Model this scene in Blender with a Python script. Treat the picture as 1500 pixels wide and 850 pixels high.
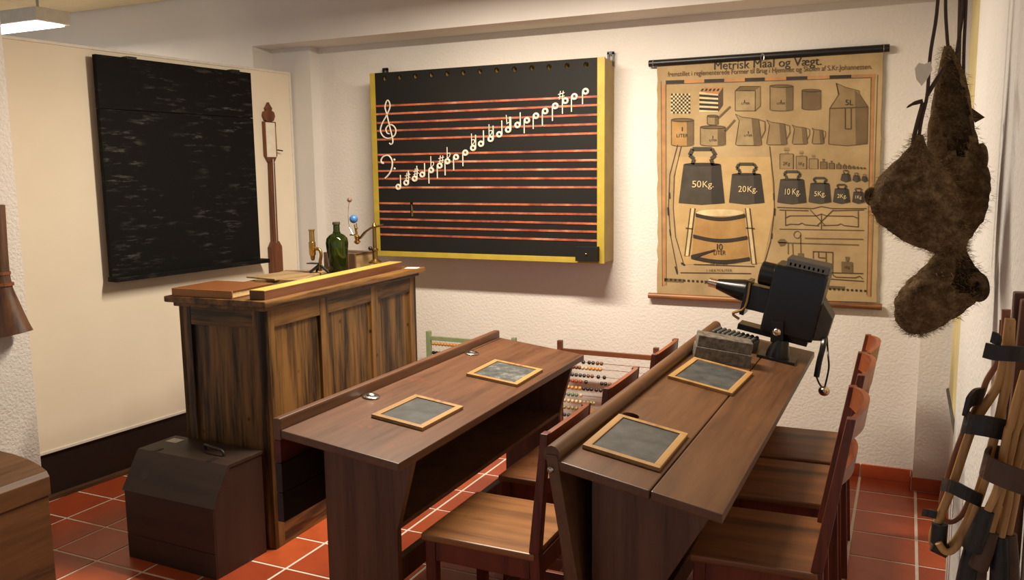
import bpy, bmesh, math, random
from mathutils import Vector, Matrix
random.seed(7)
for o in list(bpy.data.objects): bpy.data.objects.remove(o)
scene = bpy.context.scene
COL = scene.collection

# ------------------------------------------------------------------ camera
FPX, CX, CY, CAMH = 1245.0, 750.0, 425.0, 1.5325
PITCH, ROLL, YAW = math.radians(7.9), math.radians(-0.7), math.radians(-24.9)
FW = Vector((math.sin(YAW)*math.cos(PITCH), math.cos(YAW)*math.cos(PITCH), -math.sin(PITCH)))
R0 = Vector((math.cos(YAW), -math.sin(YAW), 0.0))
U0 = R0.cross(FW)
RT = R0*math.cos(ROLL) + U0*math.sin(ROLL)
UP = -R0*math.sin(ROLL) + U0*math.cos(ROLL)
CAM = Vector((0, 0, CAMH))
cam_data = bpy.data.cameras.new('camera')
cam_data.sensor_width = 36.0
cam_data.lens = 36.0*FPX/1500.0
cam_data.clip_start = 0.05
cam = bpy.data.objects.new('camera', cam_data)
COL.objects.link(cam)
M3 = Matrix((RT, UP, -FW)).transposed()
cam.matrix_world = Matrix.Translation(CAM) @ M3.to_4x4()
scene.camera = cam

def ray(X, Y): return FW + RT*((X-CX)/FPX) + UP*((CY-Y)/FPX)
def onz(X, Y, z):
    d = ray(X, Y); return CAM + d*((z-CAM.z)/d.z)
def ony(X, Y, y):
    d = ray(X, Y); return CAM + d*(y/d.y)
def onx(X, Y, x):
    d = ray(X, Y); return CAM + d*(x/d.x)

# ------------------------------------------------------------------ world, exposure, lights
world = bpy.data.worlds.new('world'); scene.world = world; world.use_nodes = True
bg = world.node_tree.nodes['Background']
bg.inputs['Color'].default_value = (0.80, 0.86, 1.0, 1); bg.inputs['Strength'].default_value = 0.45
scene.view_settings.view_transform = 'Standard'
scene.view_settings.look = 'None'
scene.view_settings.exposure = 0.12
scene.view_settings.gamma = 1.0
scene.view_settings.use_curve_mapping = False

def area(name, loc, sx, sy, power, color, rot=(0, 0, 0), spread=180):
    l = bpy.data.lights.new(name, 'AREA'); l.shape = 'RECTANGLE'; l.size = sx; l.size_y = sy
    l.energy = power; l.color = color; l.spread = math.radians(spread)
    o = bpy.data.objects.new(name, l); COL.objects.link(o); o.location = loc; o.rotation_euler = rot
    return o
WARM = (1.0, 0.865, 0.70)
area('fluorescent_light', (-5.15, 3.5, 2.398), 1.2, 0.12, 26.0, WARM)              # the lamp seen top left
area('ceiling_lamp_offscreen', (-1.6, 3.15, 2.448), 1.2, 0.12, 88.0, WARM)       # casts the shadows under the boards

# ------------------------------------------------------------------ materials
def lin(c):
    out = []
    for v in c:
        v = v/255.0
        out.append(v/12.92 if v <= 0.04045 else ((v+0.055)/1.055)**2.4)
    return (out[0], out[1], out[2], 1.0)
MATS = {}
def base(name):
    m = bpy.data.materials.new(name); m.use_nodes = True
    nt = m.node_tree; b = nt.nodes['Principled BSDF']
    MATS[name] = m
    return m, nt, b
def coords(nt, scale, rot=(0, 0, 0), kind='Object'):
    tc = nt.nodes.new('ShaderNodeTexCoord'); mp = nt.nodes.new('ShaderNodeMapping')
    mp.inputs['Scale'].default_value = scale; mp.inputs['Rotation'].default_value = rot
    nt.links.new(tc.outputs[kind], mp.inputs['Vector']); return mp.outputs['Vector']
def noise(nt, vec, scale, detail=4, rough=0.55):
    n = nt.nodes.new('ShaderNodeTexNoise'); n.inputs['Scale'].default_value = scale
    n.inputs['Detail'].default_value = detail; n.inputs['Roughness'].default_value = rough
    nt.links.new(vec, n.inputs['Vector']); return n.outputs['Fac']
def ramp(nt, fac, stops):
    r = nt.nodes.new('ShaderNodeValToRGB'); el = r.color_ramp.elements
    while len(el) < len(stops): el.new(0.5)
    for e, (p, c) in zip(el, stops): e.position = p; e.color = c
    nt.links.new(fac, r.inputs['Fac']); return r.outputs['Color']
def bump(nt, b, h, strength, dist=0.01):
    n = nt.nodes.new('ShaderNodeBump'); n.inputs['Strength'].default_value = strength
    n.inputs['Distance'].default_value = dist
    nt.links.new(h, n.inputs['Height']); nt.links.new(n.outputs['Normal'], b.inputs['Normal'])
def mixc(nt, fac, a, b_, mode='MIX'):
    m = nt.nodes.new('ShaderNodeMix'); m.data_type = 'RGBA'; m.blend_type = mode
    for sock, v in ((m.inputs[0], fac), (m.inputs[6], a), (m.inputs[7], b_)):
        if hasattr(v, 'links'): nt.links.new(v, sock)
        elif isinstance(v, (int, float)): sock.default_value = v
        else: sock.default_value = v
    return m.outputs[2]
def plain(name, c, rough=0.6, metal=0.0, var=0.12, nscale=30.0, bmp=0.0, bscale=80.0, spec=None):
    m, nt, b = base(name)
    c = lin(c); d = tuple(x*(1-var) for x in c[:3])+(1,)
    v = coords(nt, (1, 1, 1))
    nt.links.new(ramp(nt, noise(nt, v, nscale), [(0.3, d), (0.7, c)]), b.inputs['Base Color'])
    b.inputs['Roughness'].default_value = rough; b.inputs['Metallic'].default_value = metal
    if spec is not None: b.inputs['Specular IOR Level'].default_value = spec
    if bmp: bump(nt, b, noise(nt, v, bscale, 5), bmp)
    return m
def wood(name, dark, light, axis='Y', grain=14.0, rough=0.5, wear=None, spots=None, bmp=0.15, stretch=0.07, ct=(0.5, 0.62, 0.82)):
    m, nt, b = base(name)
    s = [1.0, 1.0, 1.0]; s['XYZ'.index(axis)] = stretch
    v = coords(nt, tuple(s)); v1 = coords(nt, (1, 1, 1))
    f1 = noise(nt, v, grain, 6, 0.65); f2 = noise(nt, v, grain*4.5, 4, 0.6); f3 = noise(nt, v1, 2.2, 3)
    mm = nt.nodes.new('ShaderNodeMath'); mm.operation = 'MULTIPLY_ADD'; mm.inputs[1].default_value = 0.35
    nt.links.new(f2, mm.inputs[0]); nt.links.new(f1, mm.inputs[2])
    col = ramp(nt, mm.outputs[0], [(ct[0], lin(dark)), (ct[1], tuple((a+c)/2 for a, c in zip(lin(dark), lin(light)))), (ct[2], lin(light))])
    col = mixc(nt, ramp(nt, f3, [(0.35, (0, 0, 0, 1)), (0.75, (0.55, 0.55, 0.55, 1))]), col, mixc(nt, 0.45, col, lin(dark)))
    if wear:
        w = noise(nt, v1, 9.0, 6, 0.7)
        col = mixc(nt, ramp(nt, w, [(0.60, (0, 0, 0, 1)), (0.72, (0.7, 0.7, 0.7, 1))]), col, lin(wear))
    if spots:
        w = nt.nodes.new('ShaderNodeTexVoronoi'); w.inputs['Scale'].default_value = 9.0; nt.links.new(v1, w.inputs['Vector'])
        col = mixc(nt, ramp(nt, w.outputs['Distance'], [(0.05, (0.9, 0.9, 0.9, 1)), (0.11, (0, 0, 0, 1))]), col, lin(spots))
    nt.links.new(col, b.inputs['Base Color'])
    b.inputs['Roughness'].default_value = rough
    if bmp: bump(nt, b, mm.outputs[0], bmp, 0.003)
    return m
def plaster(name, c, bscale=70.0, strength=0.5, c2=None):
    m, nt, b = base(name)
    v = coords(nt, (1, 1, 1))
    c2 = c2 or tuple(x*0.96 for x in c)
    nt.links.new(ramp(nt, noise(nt, v, 1.3, 3), [(0.35, lin(c2)), (0.65, lin(c))]), b.inputs['Base Color'])
    b.inputs['Roughness'].default_value = 0.85
    bump(nt, b, noise(nt, v, bscale, 3, 0.5), strength, 0.006)
    return m
def emis(name, c, s):
    m, nt, b = base(name)
    b.inputs['Base Color'].default_value = (0.9, 0.9, 0.9, 1)
    b.inputs['Emission Color'].default_value = c; b.inputs['Emission Strength'].default_value = s
    return m
def glass(name, c, rough=0.05):
    m, nt, b = base(name)
    b.inputs['Base Color'].default_value = c; b.inputs['Roughness'].default_value = rough
    b.inputs['Transmission Weight'].default_value = 0.85; b.inputs['IOR'].default_value = 1.45
    v = coords(nt, (1, 1, 1))
    bump(nt, b, noise(nt, v, 25, 2), 0.05)
    return m

plaster('wall_white', (232, 226, 218), 75, 0.5)
plaster('wall_smooth', (226, 222, 216), 25, 0.12)
plaster('wall_pillar_white', (226, 224, 220), 60, 0.8)
plaster('wall_rough', (224, 219, 212), 90, 0.9)
plaster('panel_cream', (233, 222, 200), 20, 0.05)
plain('panel_edge', (228, 222, 210), 0.6)
plain('plinth_black', (34, 24, 20), 0.45)
plaster('ceiling_board', (222, 204, 166), 150, 0.4, (206, 186, 148))
plain('grout', (226, 214, 198), 0.9, bmp=0.2)
# terracotta tiles: colour differs from tile to tile
m, nt, b = base('terracotta')
oi = nt.nodes.new('ShaderNodeObjectInfo'); v = coords(nt, (1, 1, 1))
c1 = ramp(nt, oi.outputs['Random'], [(0.0, lin((150, 62, 32))), (0.5, lin((168, 72, 36))), (1.0, lin((184, 84, 42)))])
n1 = noise(nt, v, 9, 4)
nt.links.new(mixc(nt, ramp(nt, n1, [(0.35, (0, 0, 0, 1)), (0.75, (0.5, 0.5, 0.5, 1))]), c1, lin((132, 52, 28))), b.inputs['Base Color'])
b.inputs['Roughness'].default_value = 0.38
bump(nt, b, n1, 0.08)
wood('pine_stained', (36, 23, 11), (138, 100, 52), 'Z', 15, 0.45, spots=(48, 28, 14), ct=(0.56, 0.67, 0.80))
wood('pine_stained_y', (44, 28, 14), (140, 100, 54), 'Y', 15, 0.45, ct=(0.56, 0.67, 0.80))
wood('pine_stained_x', (36, 23, 11), (136, 98, 52), 'X', 15, 0.45, spots=(48, 28, 14), ct=(0.56, 0.67, 0.80))
wood('desk_brown', (66, 40, 26), (118, 82, 58), 'Y', 16, 0.42, wear=(134, 72, 42), ct=(0.42, 0.62, 0.92))
wood('desk_brown2', (68, 42, 26), (112, 76, 48), 'Y', 16, 0.42, wear=(122, 80, 48), ct=(0.42, 0.62, 0.92))
wood('desk_dark', (66, 40, 26), (118, 82, 58), 'Z', 14, 0.5, ct=(0.42, 0.62, 0.92))
wood('desk_red', (40, 18, 16), (96, 34, 28), 'Y', 12, 0.5, wear=(128, 38, 30))
wood('desk_black', (20, 15, 14), (44, 32, 28), 'Y', 12, 0.5, wear=(84, 28, 22))
wood('chair_seat', (92, 54, 26), (172, 118, 66), 'X', 10, 0.38, wear=(104, 60, 28), ct=(0.44, 0.62, 0.92))
wood('chair_red', (64, 24, 14), (122, 54, 30), 'Z', 14, 0.4)
wood('chair_red_y', (80, 34, 18), (146, 76, 40), 'Y', 14, 0.36)
wood('chair_stained_seat', (70, 40, 22), (146, 92, 52), 'X', 9, 0.42, wear=(62, 34, 18))
wood('box_dark', (36, 25, 20), (60, 43, 34), 'X', 8, 0.5, wear=(74, 50, 38))
wood('box_side', (40, 24, 18), (62, 40, 30), 'Z', 8, 0.55)
wood('chest_lid', (52, 33, 19), (112, 75, 41), 'Y', 12, 0.5)
wood('chest_side', (52, 33, 19), (112, 75, 41), 'Y', 9, 0.55)
wood('barometer_wood', (72, 38, 20), (126, 72, 40), 'Z', 18, 0.38)
wood('horn_wood', (60, 38, 24), (120, 78, 46), 'Z', 20, 0.55, wear=(150, 100, 60))
wood('slate_frame', (134, 98, 52), (176, 138, 84), 'Y', 18, 0.5)
wood('rod_brown', (96, 56, 26), (160, 104, 56), 'X', 20, 0.4)
wood('abacus_wood', (82, 44, 26), (128, 76, 46), 'X', 16, 0.45)
wood('ski_wood', (66, 38, 22), (116, 72, 44), 'Z', 16, 0.5)
wood('cane', (142, 96, 48), (206, 156, 92), 'Z', 26, 0.45)
wood('cane_red', (90, 48, 26), (150, 92, 54), 'Z', 26, 0.45)
plain('abacus_green', (142, 158, 118), 0.55, var=0.2)
plain('leather_black', (34, 27, 24), 0.55, var=0.3, bmp=0.3, bscale=60)
plain('leather_brown', (86, 58, 40), 0.6, var=0.35, bmp=0.3, bscale=60)
m, nt, b = base('chalkboard')
v = coords(nt, (1, 0.16, 1)); f = noise(nt, v, 34, 7, 0.75)
v2 = coords(nt, (1, 1, 1)); g = noise(nt, v2, 3, 3)
sm = ramp(nt, f, [(0.54, (0, 0, 0, 1)), (0.74, (0.5, 0.5, 0.5, 1))])
sm2 = mixc(nt, 1.0, sm, ramp(nt, g, [(0.42, (0, 0, 0, 1)), (0.66, (1, 1, 1, 1))]), 'MULTIPLY')
nt.links.new(mixc(nt, sm2, lin((16, 15, 14)), lin((150, 146, 138))), b.inputs['Base Color'])
b.inputs['Roughness'].default_value = 0.7; b.inputs['Specular IOR Level'].default_value = 0.12
plain('board_black', (30, 29, 27), 0.6, spec=0.2, var=0.15, nscale=3)
plain('yellow_paint', (186, 162, 58), 0.5, var=0.2, nscale=14)
plain('yellow_side', (164, 138, 78), 0.55, var=0.25, nscale=10)
m, nt, b = base('staff_red')
v = coords(nt, (0.6, 1, 1)); f = noise(nt, v, 14, 5, 0.7)
nt.links.new(ramp(nt, f, [(0.35, lin((128, 56, 36))), (0.55, lin((178, 96, 66))), (0.72, lin((206, 146, 106)))]), b.inputs['Base Color'])
plain('note_white', (226, 220, 200), 0.5, var=0.1)
plain('black_metal', (22, 21, 21), 0.35, var=0.1)
plain('projector_black', (11, 11, 12), 0.28, var=0.2, nscale=12)
plain('projector_grey', (66, 62, 58), 0.5, var=0.25)
plain('chrome', (220, 200, 180), 0.18, 1.0)
plain('steel', (196, 194, 190), 0.22, 1.0)
plain('brass', (206, 170, 100), 0.28, 1.0, var=0.35, nscale=20)
plain('brass_old', (164, 134, 84), 0.35, 1.0, var=0.4, nscale=20)
plain('globe_blue', (66, 120, 190), 0.35, var=0.35, nscale=60)
plain('ball_brown', (120, 92, 76), 0.5)
m, nt, b = base('slate_grey')
v = coords(nt, (1, 1, 1)); f = noise(nt, v, 14, 5, 0.65)
nt.links.new(ramp(nt, f, [(0.35, lin((50, 52, 53))), (0.7, lin((80, 82, 81)))]), b.inputs['Base Color']); b.inputs['Roughness'].default_value = 0.5
m, nt, b = base('slate_worn')
v = coords(nt, (1, 1, 1)); f = noise(nt, v, 20, 6, 0.75)
nt.links.new(ramp(nt, f, [(0.35, lin((54, 56, 56))), (0.55, lin((86, 90, 90))), (0.7, lin((144, 144, 132)))]), b.inputs['Base Color']); b.inputs['Roughness'].default_value = 0.5
m, nt, b = base('block_grey')
v = coords(nt, (1, 1, 1)); f = noise(nt, v, 42, 6, 0.7)
nt.links.new(ramp(nt, f, [(0.35, lin((62, 56, 50))), (0.65, lin((122, 114, 104)))]), b.inputs['Base Color']); b.inputs['Roughness'].default_value = 0.55
bump(nt, b, f, 0.3)
plain('book_cover', (118, 70, 34), 0.45, var=0.2)
plain('book_spine', (164, 108, 56), 0.45, var=0.15)
plain('pages', (214, 186, 130), 0.8, var=0.2, nscale=60)
plain('old_leather', (98, 70, 46), 0.6, var=0.45, nscale=25)
plain('paper_white', (226, 222, 214), 0.7)
plain('bar_yellow', (206, 172, 84), 0.35, var=0.15)
wood('bar_wood', (70, 40, 26), (116, 72, 48), 'Y', 18, 0.4)
wood('old_board', (104, 84, 54), (156, 130, 90), 'Y', 14, 0.6)
glass('bottle_green', (0.05, 0.085, 0.012, 1), 0.06)
plain('cork_dark', (70, 60, 44), 0.5)
# woven wool
m, nt, b = base('wool')
v = coords(nt, (1, 1, 1)); f = noise(nt, v, 34, 8, 0.8); f2 = noise(nt, v, 9, 4)
cc = ramp(nt, f, [(0.32, lin((42, 32, 20))), (0.5, lin((108, 86, 60))), (0.70, lin((170, 144, 108)))])
nt.links.new(mixc(nt, ramp(nt, f2, [(0.4, (0, 0, 0, 1)), (0.7, (0.5, 0.5, 0.5, 1))]), cc, lin((96, 72, 46))), b.inputs['Base Color'])
b.inputs['Roughness'].default_value = 0.95; b.inputs['Specular IOR Level'].default_value = 0.1
bump(nt, b, f, 0.9, 0.01)
plain('wool_hair', (150, 124, 88), 0.9, var=0.4, nscale=60, spec=0.1)
plain('rope', (72, 52, 40), 0.9, var=0.4, nscale=120)
plain('tag_paper', (228, 220, 200), 0.8)
# paper chart
m, nt, b = base('chart_paper')
v = coords(nt, (1, 1, 1)); f = noise(nt, v, 3.0, 6, 0.65); g = noise(nt, v, 18, 4)
cc = ramp(nt, f, [(0.3, lin((150, 125, 86))), (0.55, lin((176, 150, 108))), (0.75, lin((190, 165, 122)))])
nt.links.new(mixc(nt, ramp(nt, g, [(0.62, (0, 0, 0, 1)), (0.8, (0.35, 0.35, 0.35, 1))]), cc, lin((150, 112, 66))), b.inputs['Base Color'])
b.inputs['Roughness'].default_value = 0.8
plain('map_paper', (220, 206, 150), 0.8, var=0.2, nscale=6)
def ink(name, c, c2=None):
    m, nt, b = base(name)
    v = coords(nt, (1, 1, 1)); f = noise(nt, v, 12, 4)
    nt.links.new(ramp(nt, f, [(0.35, lin(c2 or tuple(x*0.85 for x in c))), (0.65, lin(c))]), b.inputs['Base Color'])
    b.inputs['Roughness'].default_value = 0.75
ink('ink_dark', (52, 44, 36)); ink('ink_iron', (74, 66, 54), (60, 52, 42)); ink('ink_line', (96, 78, 52)); ink('ink_brown', (92, 68, 44))
ink('ink_tin', (148, 124, 86), (134, 110, 74)); ink('ink_tin_light', (168, 144, 102)); ink('ink_tin_dark', (116, 94, 62)); ink('ink_mid', (140, 112, 70))
ink('ink_orange', (188, 134, 84)); ink('ink_wood', (176, 138, 82), (160, 120, 66)); ink('ink_ground', (194, 164, 112), (182, 150, 98)); ink('ink_cream', (228, 204, 152)); ink('ink_shade', (190, 154, 98))
emis('lamp_glow', (1.0, 0.93, 0.85, 1), 9.0)
plain('lamp_white', (214, 210, 204), 0.5)
plain('bead_dark', (42, 40, 40), 0.25); plain('bead_brown', (112, 70, 46), 0.3); plain('bead_orange', (206, 150, 78), 0.3); plain('bead_cream', (208, 186, 142), 0.3)
plain('bead_red', (168, 70, 48), 0.3); plain('bead_green', (96, 132, 104), 0.3); plain('bead_deep', (52, 66, 60), 0.3); plain('bead_olive', (148, 136, 86), 0.3)
plain('bead_blue', (48, 54, 78), 0.3); plain('bead_yellow', (204, 178, 74), 0.3)

# ------------------------------------------------------------------ mesh helpers
class MB:
    def __init__(s): s.v = []; s.f = []
    def add(s, vs, fs):
        n = len(s.v); s.v += [tuple(p) for p in vs]; s.f += [tuple(i+n for i in f) for f in fs]; return s
    def box(s, x0, x1, y0, y1, z0, z1, M=None):
        vs = [Vector((x, y, z)) for z in (z0, z1) for y in (y0, y1) for x in (x0, x1)]
        if M is not None: vs = [M @ p for p in vs]
        return s.add(vs, [(0, 2, 3, 1), (4, 5, 7, 6), (0, 1, 5, 4), (2, 6, 7, 3), (0, 4, 6, 2), (1, 3, 7, 5)])
    def hexa(s, b4, t4):   # bottom four, top four (same order, counter-clockwise from above)
        return s.add(list(b4)+list(t4), [(3, 2, 1, 0), (4, 5, 6, 7), (0, 1, 5, 4), (1, 2, 6, 5), (2, 3, 7, 6), (3, 0, 4, 7)])
    def tube(s, pts, r, n=8, caps=True, closed=False):
        pts = [Vector(p) for p in pts]; m = len(pts)
        rs = r if isinstance(r, (list, tuple)) else [r]*m
        vs = []; ref = None
        for i, p in enumerate(pts):
            a = pts[(i-1) % m] if (closed or i > 0) else p
            c = pts[(i+1) % m] if (closed or i < m-1) else p
            t = (c-a)
            t = t.normalized() if t.length > 1e-9 else Vector((0, 0, 1))
            if ref is None:
                ref = Vector((0, 0, 1)) if abs(t.z) < 0.9 else Vector((1, 0, 0))
            u = (ref - t*ref.dot(t)); u = u.normalized() if u.length > 1e-6 else t.orthogonal().normalized()
            ref = u; w = t.cross(u)
            for k in range(n):
                an = 2*math.pi*k/n; vs.append(p + (u*math.cos(an)+w*math.sin(an))*rs[i])
        fs = []
        for i in range(m if closed else m-1):
            for k in range(n):
                a = i*n+k; b_ = i*n+(k+1) % n; c = ((i+1) % m)*n+(k+1) % n; d = ((i+1) % m)*n+k
                fs.append((a, b_, c, d))
        if caps and not closed:
            fs.append(tuple(range(n-1, -1, -1))); fs.append(tuple((m-1)*n+k for k in range(n)))
        return s.add(vs, fs)
    def strap(s, pts, w, th, nrm):   # flat band along pts, width w along nrm
        pts = [Vector(p) for p in pts]; nrm = Vector(nrm).normalized(); vs = []
        for i, p in enumerate(pts):
            t = (pts[min(i+1, len(pts)-1)]-pts[max(i-1, 0)]).normalized(); q = t.cross(nrm).normalized()
            vs += [p+nrm*w/2+q*th/2, p-nrm*w/2+q*th/2, p-nrm*w/2-q*th/2, p+nrm*w/2-q*th/2]
        fs = [(0, 1, 2, 3)]
        for i in range(len(pts)-1):
            for k in range(4): fs.append((i*4+k, i*4+(k+1) % 4, (i+1)*4+(k+1) % 4, (i+1)*4+k))
        e = (len(pts)-1)*4; fs.append((e+3, e+2, e+1, e))
        return s.add(vs, fs)
    def lathe(s, prof, n=20, M=None):   # prof: (radius, z)
        vs = []; fs = []
        for (r, z) in prof:
            for k in range(n):
                a = 2*math.pi*k/n; p = Vector((r*math.cos(a), r*math.sin(a), z)); vs.append(M @ p if M is not None else p)
        for i in range(len(prof)-1):
            for k in range(n): fs.append((i*n+k, i*n+(k+1) % n, (i+1)*n+(k+1) % n, (i+1)*n+k))
        fs.append(tuple(range(n-1, -1, -1))); fs.append(tuple((len(prof)-1)*n+k for k in range(n)))
        return s.add(vs, fs)
    def ball(s, c, r, n=10, m=7, sc=(1, 1, 1)):
        vs = [Vector(c)+Vector((0, 0, r*sc[2]))]; fs = []
        for i in range(1, m):
            t = math.pi*i/m
            for k in range(n):
                a = 2*math.pi*k/n; vs.append(Vector(c)+Vector((r*sc[0]*math.sin(t)*math.cos(a), r*sc[1]*math.sin(t)*math.sin(a), r*sc[2]*math.cos(t))))
        vs.append(Vector(c)-Vector((0, 0, r*sc[2]))); L = len(vs)-1
        for k in range(n):
            fs.append((0, 1+k, 1+(k+1) % n)); fs.append((L, L-n+(k+1) % n, L-n+k))
        for i in range(m-2):
            for k in range(n):
                a = 1+i*n+k; b_ = 1+i*n+(k+1) % n; fs.append((a, a+n, b_+n, b_))
        return s.add(vs, fs)
    def prism(s, poly, d):   # poly: list of 3d points, extruded by vector d
        n = len(poly); P = [Vector(p) for p in poly]; d = Vector(d)
        nn = sum(((P[i]-P[0]).cross(P[(i+1) % n]-P[0]) for i in range(1, n-1)), Vector())
        if nn.dot(d) > 0: P.reverse()
        fs = [tuple(range(n)), tuple(range(2*n-1, n-1, -1))]
        for i in range(n): fs.append((i, i+n, (i+1) % n+n, (i+1) % n))
        return s.add(P+[p+d for p in P], fs)
    def build(s, name, mat, parent=None, bevel=0.0, smooth=False, kind=None, label=None):
        me = bpy.data.meshes.new(name); me.from_pydata(s.v, [], s.f); me.validate()
        bm = bmesh.new(); bm.from_mesh(me)
        bmesh.ops.recalc_face_normals(bm, faces=bm.faces)
        if bevel > 0:
            eds = [e for e in bm.edges if len(e.link_faces) == 2 and e.calc_face_angle(0) > 0.5]
            bmesh.ops.bevel(bm, geom=eds, offset=bevel, segments=2, affect='EDGES', profile=0.6, clamp_overlap=True)
        bm.to_mesh(me); bm.free()
        me.materials.append(MATS[mat])
        if smooth:
            me.polygons.foreach_set('use_smooth', [True]*len(me.polygons)); me.set_sharp_from_angle(angle=math.radians(40))
        o = bpy.data.objects.new(name, me); COL.objects.link(o)
        if parent is not None: o.parent = parent
        if kind: o['kind'] = kind
        if label: o['label'] = label
        return o
def cut(o, cutters):   # bore real holes
    m = MB()
    for c in cutters: c(m)
    k = m.build('cutter', 'black_metal'); k.parent = o.parent
    md = o.modifiers.new('cut', 'BOOLEAN'); md.operation = 'DIFFERENCE'; md.object = k; md.solver = 'EXACT'
    bpy.context.view_layer.update()
    me = bpy.data.meshes.new_from_object(o.evaluated_get(bpy.context.evaluated_depsgraph_get()))
    o.modifiers.clear(); old = o.data; o.data = me; me.name = old.name
    me.materials.clear(); me.materials.append(old.materials[0])
    bpy.data.objects.remove(k)
def thing(name, label, cat, loc=(0, 0, 0), rotz=0.0, group=None):
    o = bpy.data.objects.new(name, None); COL.objects.link(o); o.empty_display_size = 0.05
    o.location = loc; o.rotation_euler = (0, 0, rotz); o['label'] = label; o['category'] = cat
    if group: o['group'] = group
    return o
def tag(o, label, cat, group=None):
    o['label'] = label; o['category'] = cat
    if group: o['group'] = group
    return o
def struct(o, label=None):
    o['kind'] = 'structure'
    if label: o['label'] = label
    return o
def share(src, name, parent, loc=None, mat=None):
    o = bpy.data.objects.new(name, src.data); COL.objects.link(o); o.parent = parent
    if loc is not None: o.location = loc
    return o
def dup(root, loc, rotz=None, label=None):
    r = root.copy(); COL.objects.link(r); r.location = loc
    if rotz is not None: r.rotation_euler = (0, 0, rotz)
    if label: r['label'] = label
    for ch in list(root.children):
        c = ch.copy(); COL.objects.link(c); c.parent = r
        for g in list(ch.children):
            d = g.copy(); COL.objects.link(d); d.parent = c
    return r
def smoothpts(pts, k=4, closed=False):
    P = [Vector(p) for p in pts]; out = []; n = len(P)
    for i in range(n if closed else n-1):
        if closed: p0, p1, p2, p3 = P[(i-1) % n], P[i], P[(i+1) % n], P[(i+2) % n]
        else: p0, p1, p2, p3 = P[max(i-1, 0)], P[i], P[i+1], P[min(i+2, n-1)]
        for j in range(k):
            t = j/k
            out.append(0.5*((2*p1)+(p2-p0)*t+(2*p0-5*p1+4*p2-p3)*t*t+(3*p1-p0-3*p2+p3)*t**3))
    if not closed: out.append(P[-1])
    return out

# ------------------------------------------------------------------ the room
T = 0.25
YW = 4.438          # back wall
YB = 4.175          # front of beam and left pier
ZC = 2.64           # ceiling
XR, XN = 0.231, 0.195   # right wall far part, near part
floor = struct(MB().box(-7, 0.6, -1.5, 4.6, -0.10, -0.0025).build('floor', 'grout'), 'floor of square terracotta tiles with pale grout')
GX, GY = -13.6*T, 9.95*T      # a tile corner
tile0 = None
for i in range(-4, 15):
    for j in range(-7, 9):
        x0 = GX+i*T; y0 = GY+j*T
        if x0 > XR or y0 > YW-0.002: continue
        if y0+T <= 0.9 or x0 < -4.3: continue
        g = 0.0062
        if tile0 is None:
            tile0 = MB().box(g, T-g, g, T-g, -0.02, 0.0).build('floor_tile', 'terracotta', floor, bevel=0.0015)
            tile0.location = (x0, y0, 0)
        elif y0+T > YW:      # cut row at the wall
            MB().box(x0+g, x0+T-g, y0+g, YW+0.005, -0.02, 0).build('floor_tile', 'terracotta', floor)
        else:
            share(tile0, 'floor_tile', floor, (x0, y0, 0))
wall_back = struct(MB().box(-3.37, 0.6, YW, YW+0.15, -0.1, ZC+0.3).build('wall_back', 'wall_white'), 'white textured back wall')
struct(MB().box(-3.66, -3.37, 4.352, YW+0.15, -0.1, ZC+0.3).build('wall_step', 'wall_smooth'), 'narrow stepped section of the white back wall')
struct(MB().box(-7, -3.66, YB, YW+0.15, -0.1, ZC+0.3).build('wall_pier', 'wall_smooth'), 'smooth white pier behind the cream panel')
struct(MB().box(-3.66, 0.6, YB, YW, 2.311, ZC+0.3).build('trim_1', 'wall_smooth'), 'white boxed beam along the top of the back wall')
struct(MB().box(XR, XR+0.4, 3.39, 4.34, -0.1, ZC+0.3).build('wall_right', 'wall_smooth'), 'white right wall behind the rough pillar')
struct(MB().box(XN, XN+0.4, -1.5, 3.397, -0.1, ZC+0.3).build('wall_pillar', 'wall_pillar_white'), 'rough plaster pillar on the right')
struct(MB().box(0.085, XR+0.2, 4.335, YW, -0.1, 2.311).build('wall_corner', 'wall_white'), 'shallow pilaster in the back right corner')
struct(MB().box(-4.0, -3.36, -0.2, 2.36, -0.1, ZC+0.3).build('wall_left', 'wall_rough'), 'rough white plaster pier on the left')
# red skirting tiles
bb = struct(MB().box(-3.37, 0.085, YW-0.006, YW+0.01, -0.004, 0.066).build('baseboard_back', 'grout'), 'skirting of terracotta tiles along the back wall')
sk = None
for i in range(-4, 15):
    x0 = GX+i*T
    if x0 < -3.35 or x0+T > 0.12: continue
    sk = MB().box(x0+0.003, min(x0+T-0.003, 0.083), YW-0.012, YW, 0.003, 0.068).build('skirting_tile', 'terracotta', bb, bevel=0.001)
b2 = struct(MB().box(0.079, XR, 4.327, 4.337, -0.004, 0.066).build('baseboard_corner', 'grout'), 'skirting of the corner pilaster')
MB().box(0.082, XR-0.002, 4.323, 4.33, 0.003, 0.068).build('skirting_tile', 'terracotta', b2, bevel=0.001)
MB().box(0.073, 0.081, 4.33, YW-0.012, 0.003, 0.068).build('skirting_tile', 'terracotta', b2, bevel=0.001)
# ceiling
ceil = struct(MB().box(-7, 0.6, -1.5, YW, ZC+0.018, ZC+0.1).build('ceiling', 'ceiling_board'), 'ceiling of speckled beige acoustic boards')
ct = None
for i in range(13):
    for j in range(10):
        x0 = -7.0+i*0.6; y0 = YB-0.004-(j+1)*0.6
        if ct is None:
            ct = MB().box(0.003, 0.597, 0.003, 0.597, 0, 0.02).build('ceiling_board', 'ceiling_board', ceil, bevel=0.002); ct.location = (x0, y0, ZC)
        else: share(ct, 'ceiling_board', ceil, (x0, y0, ZC))

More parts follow.
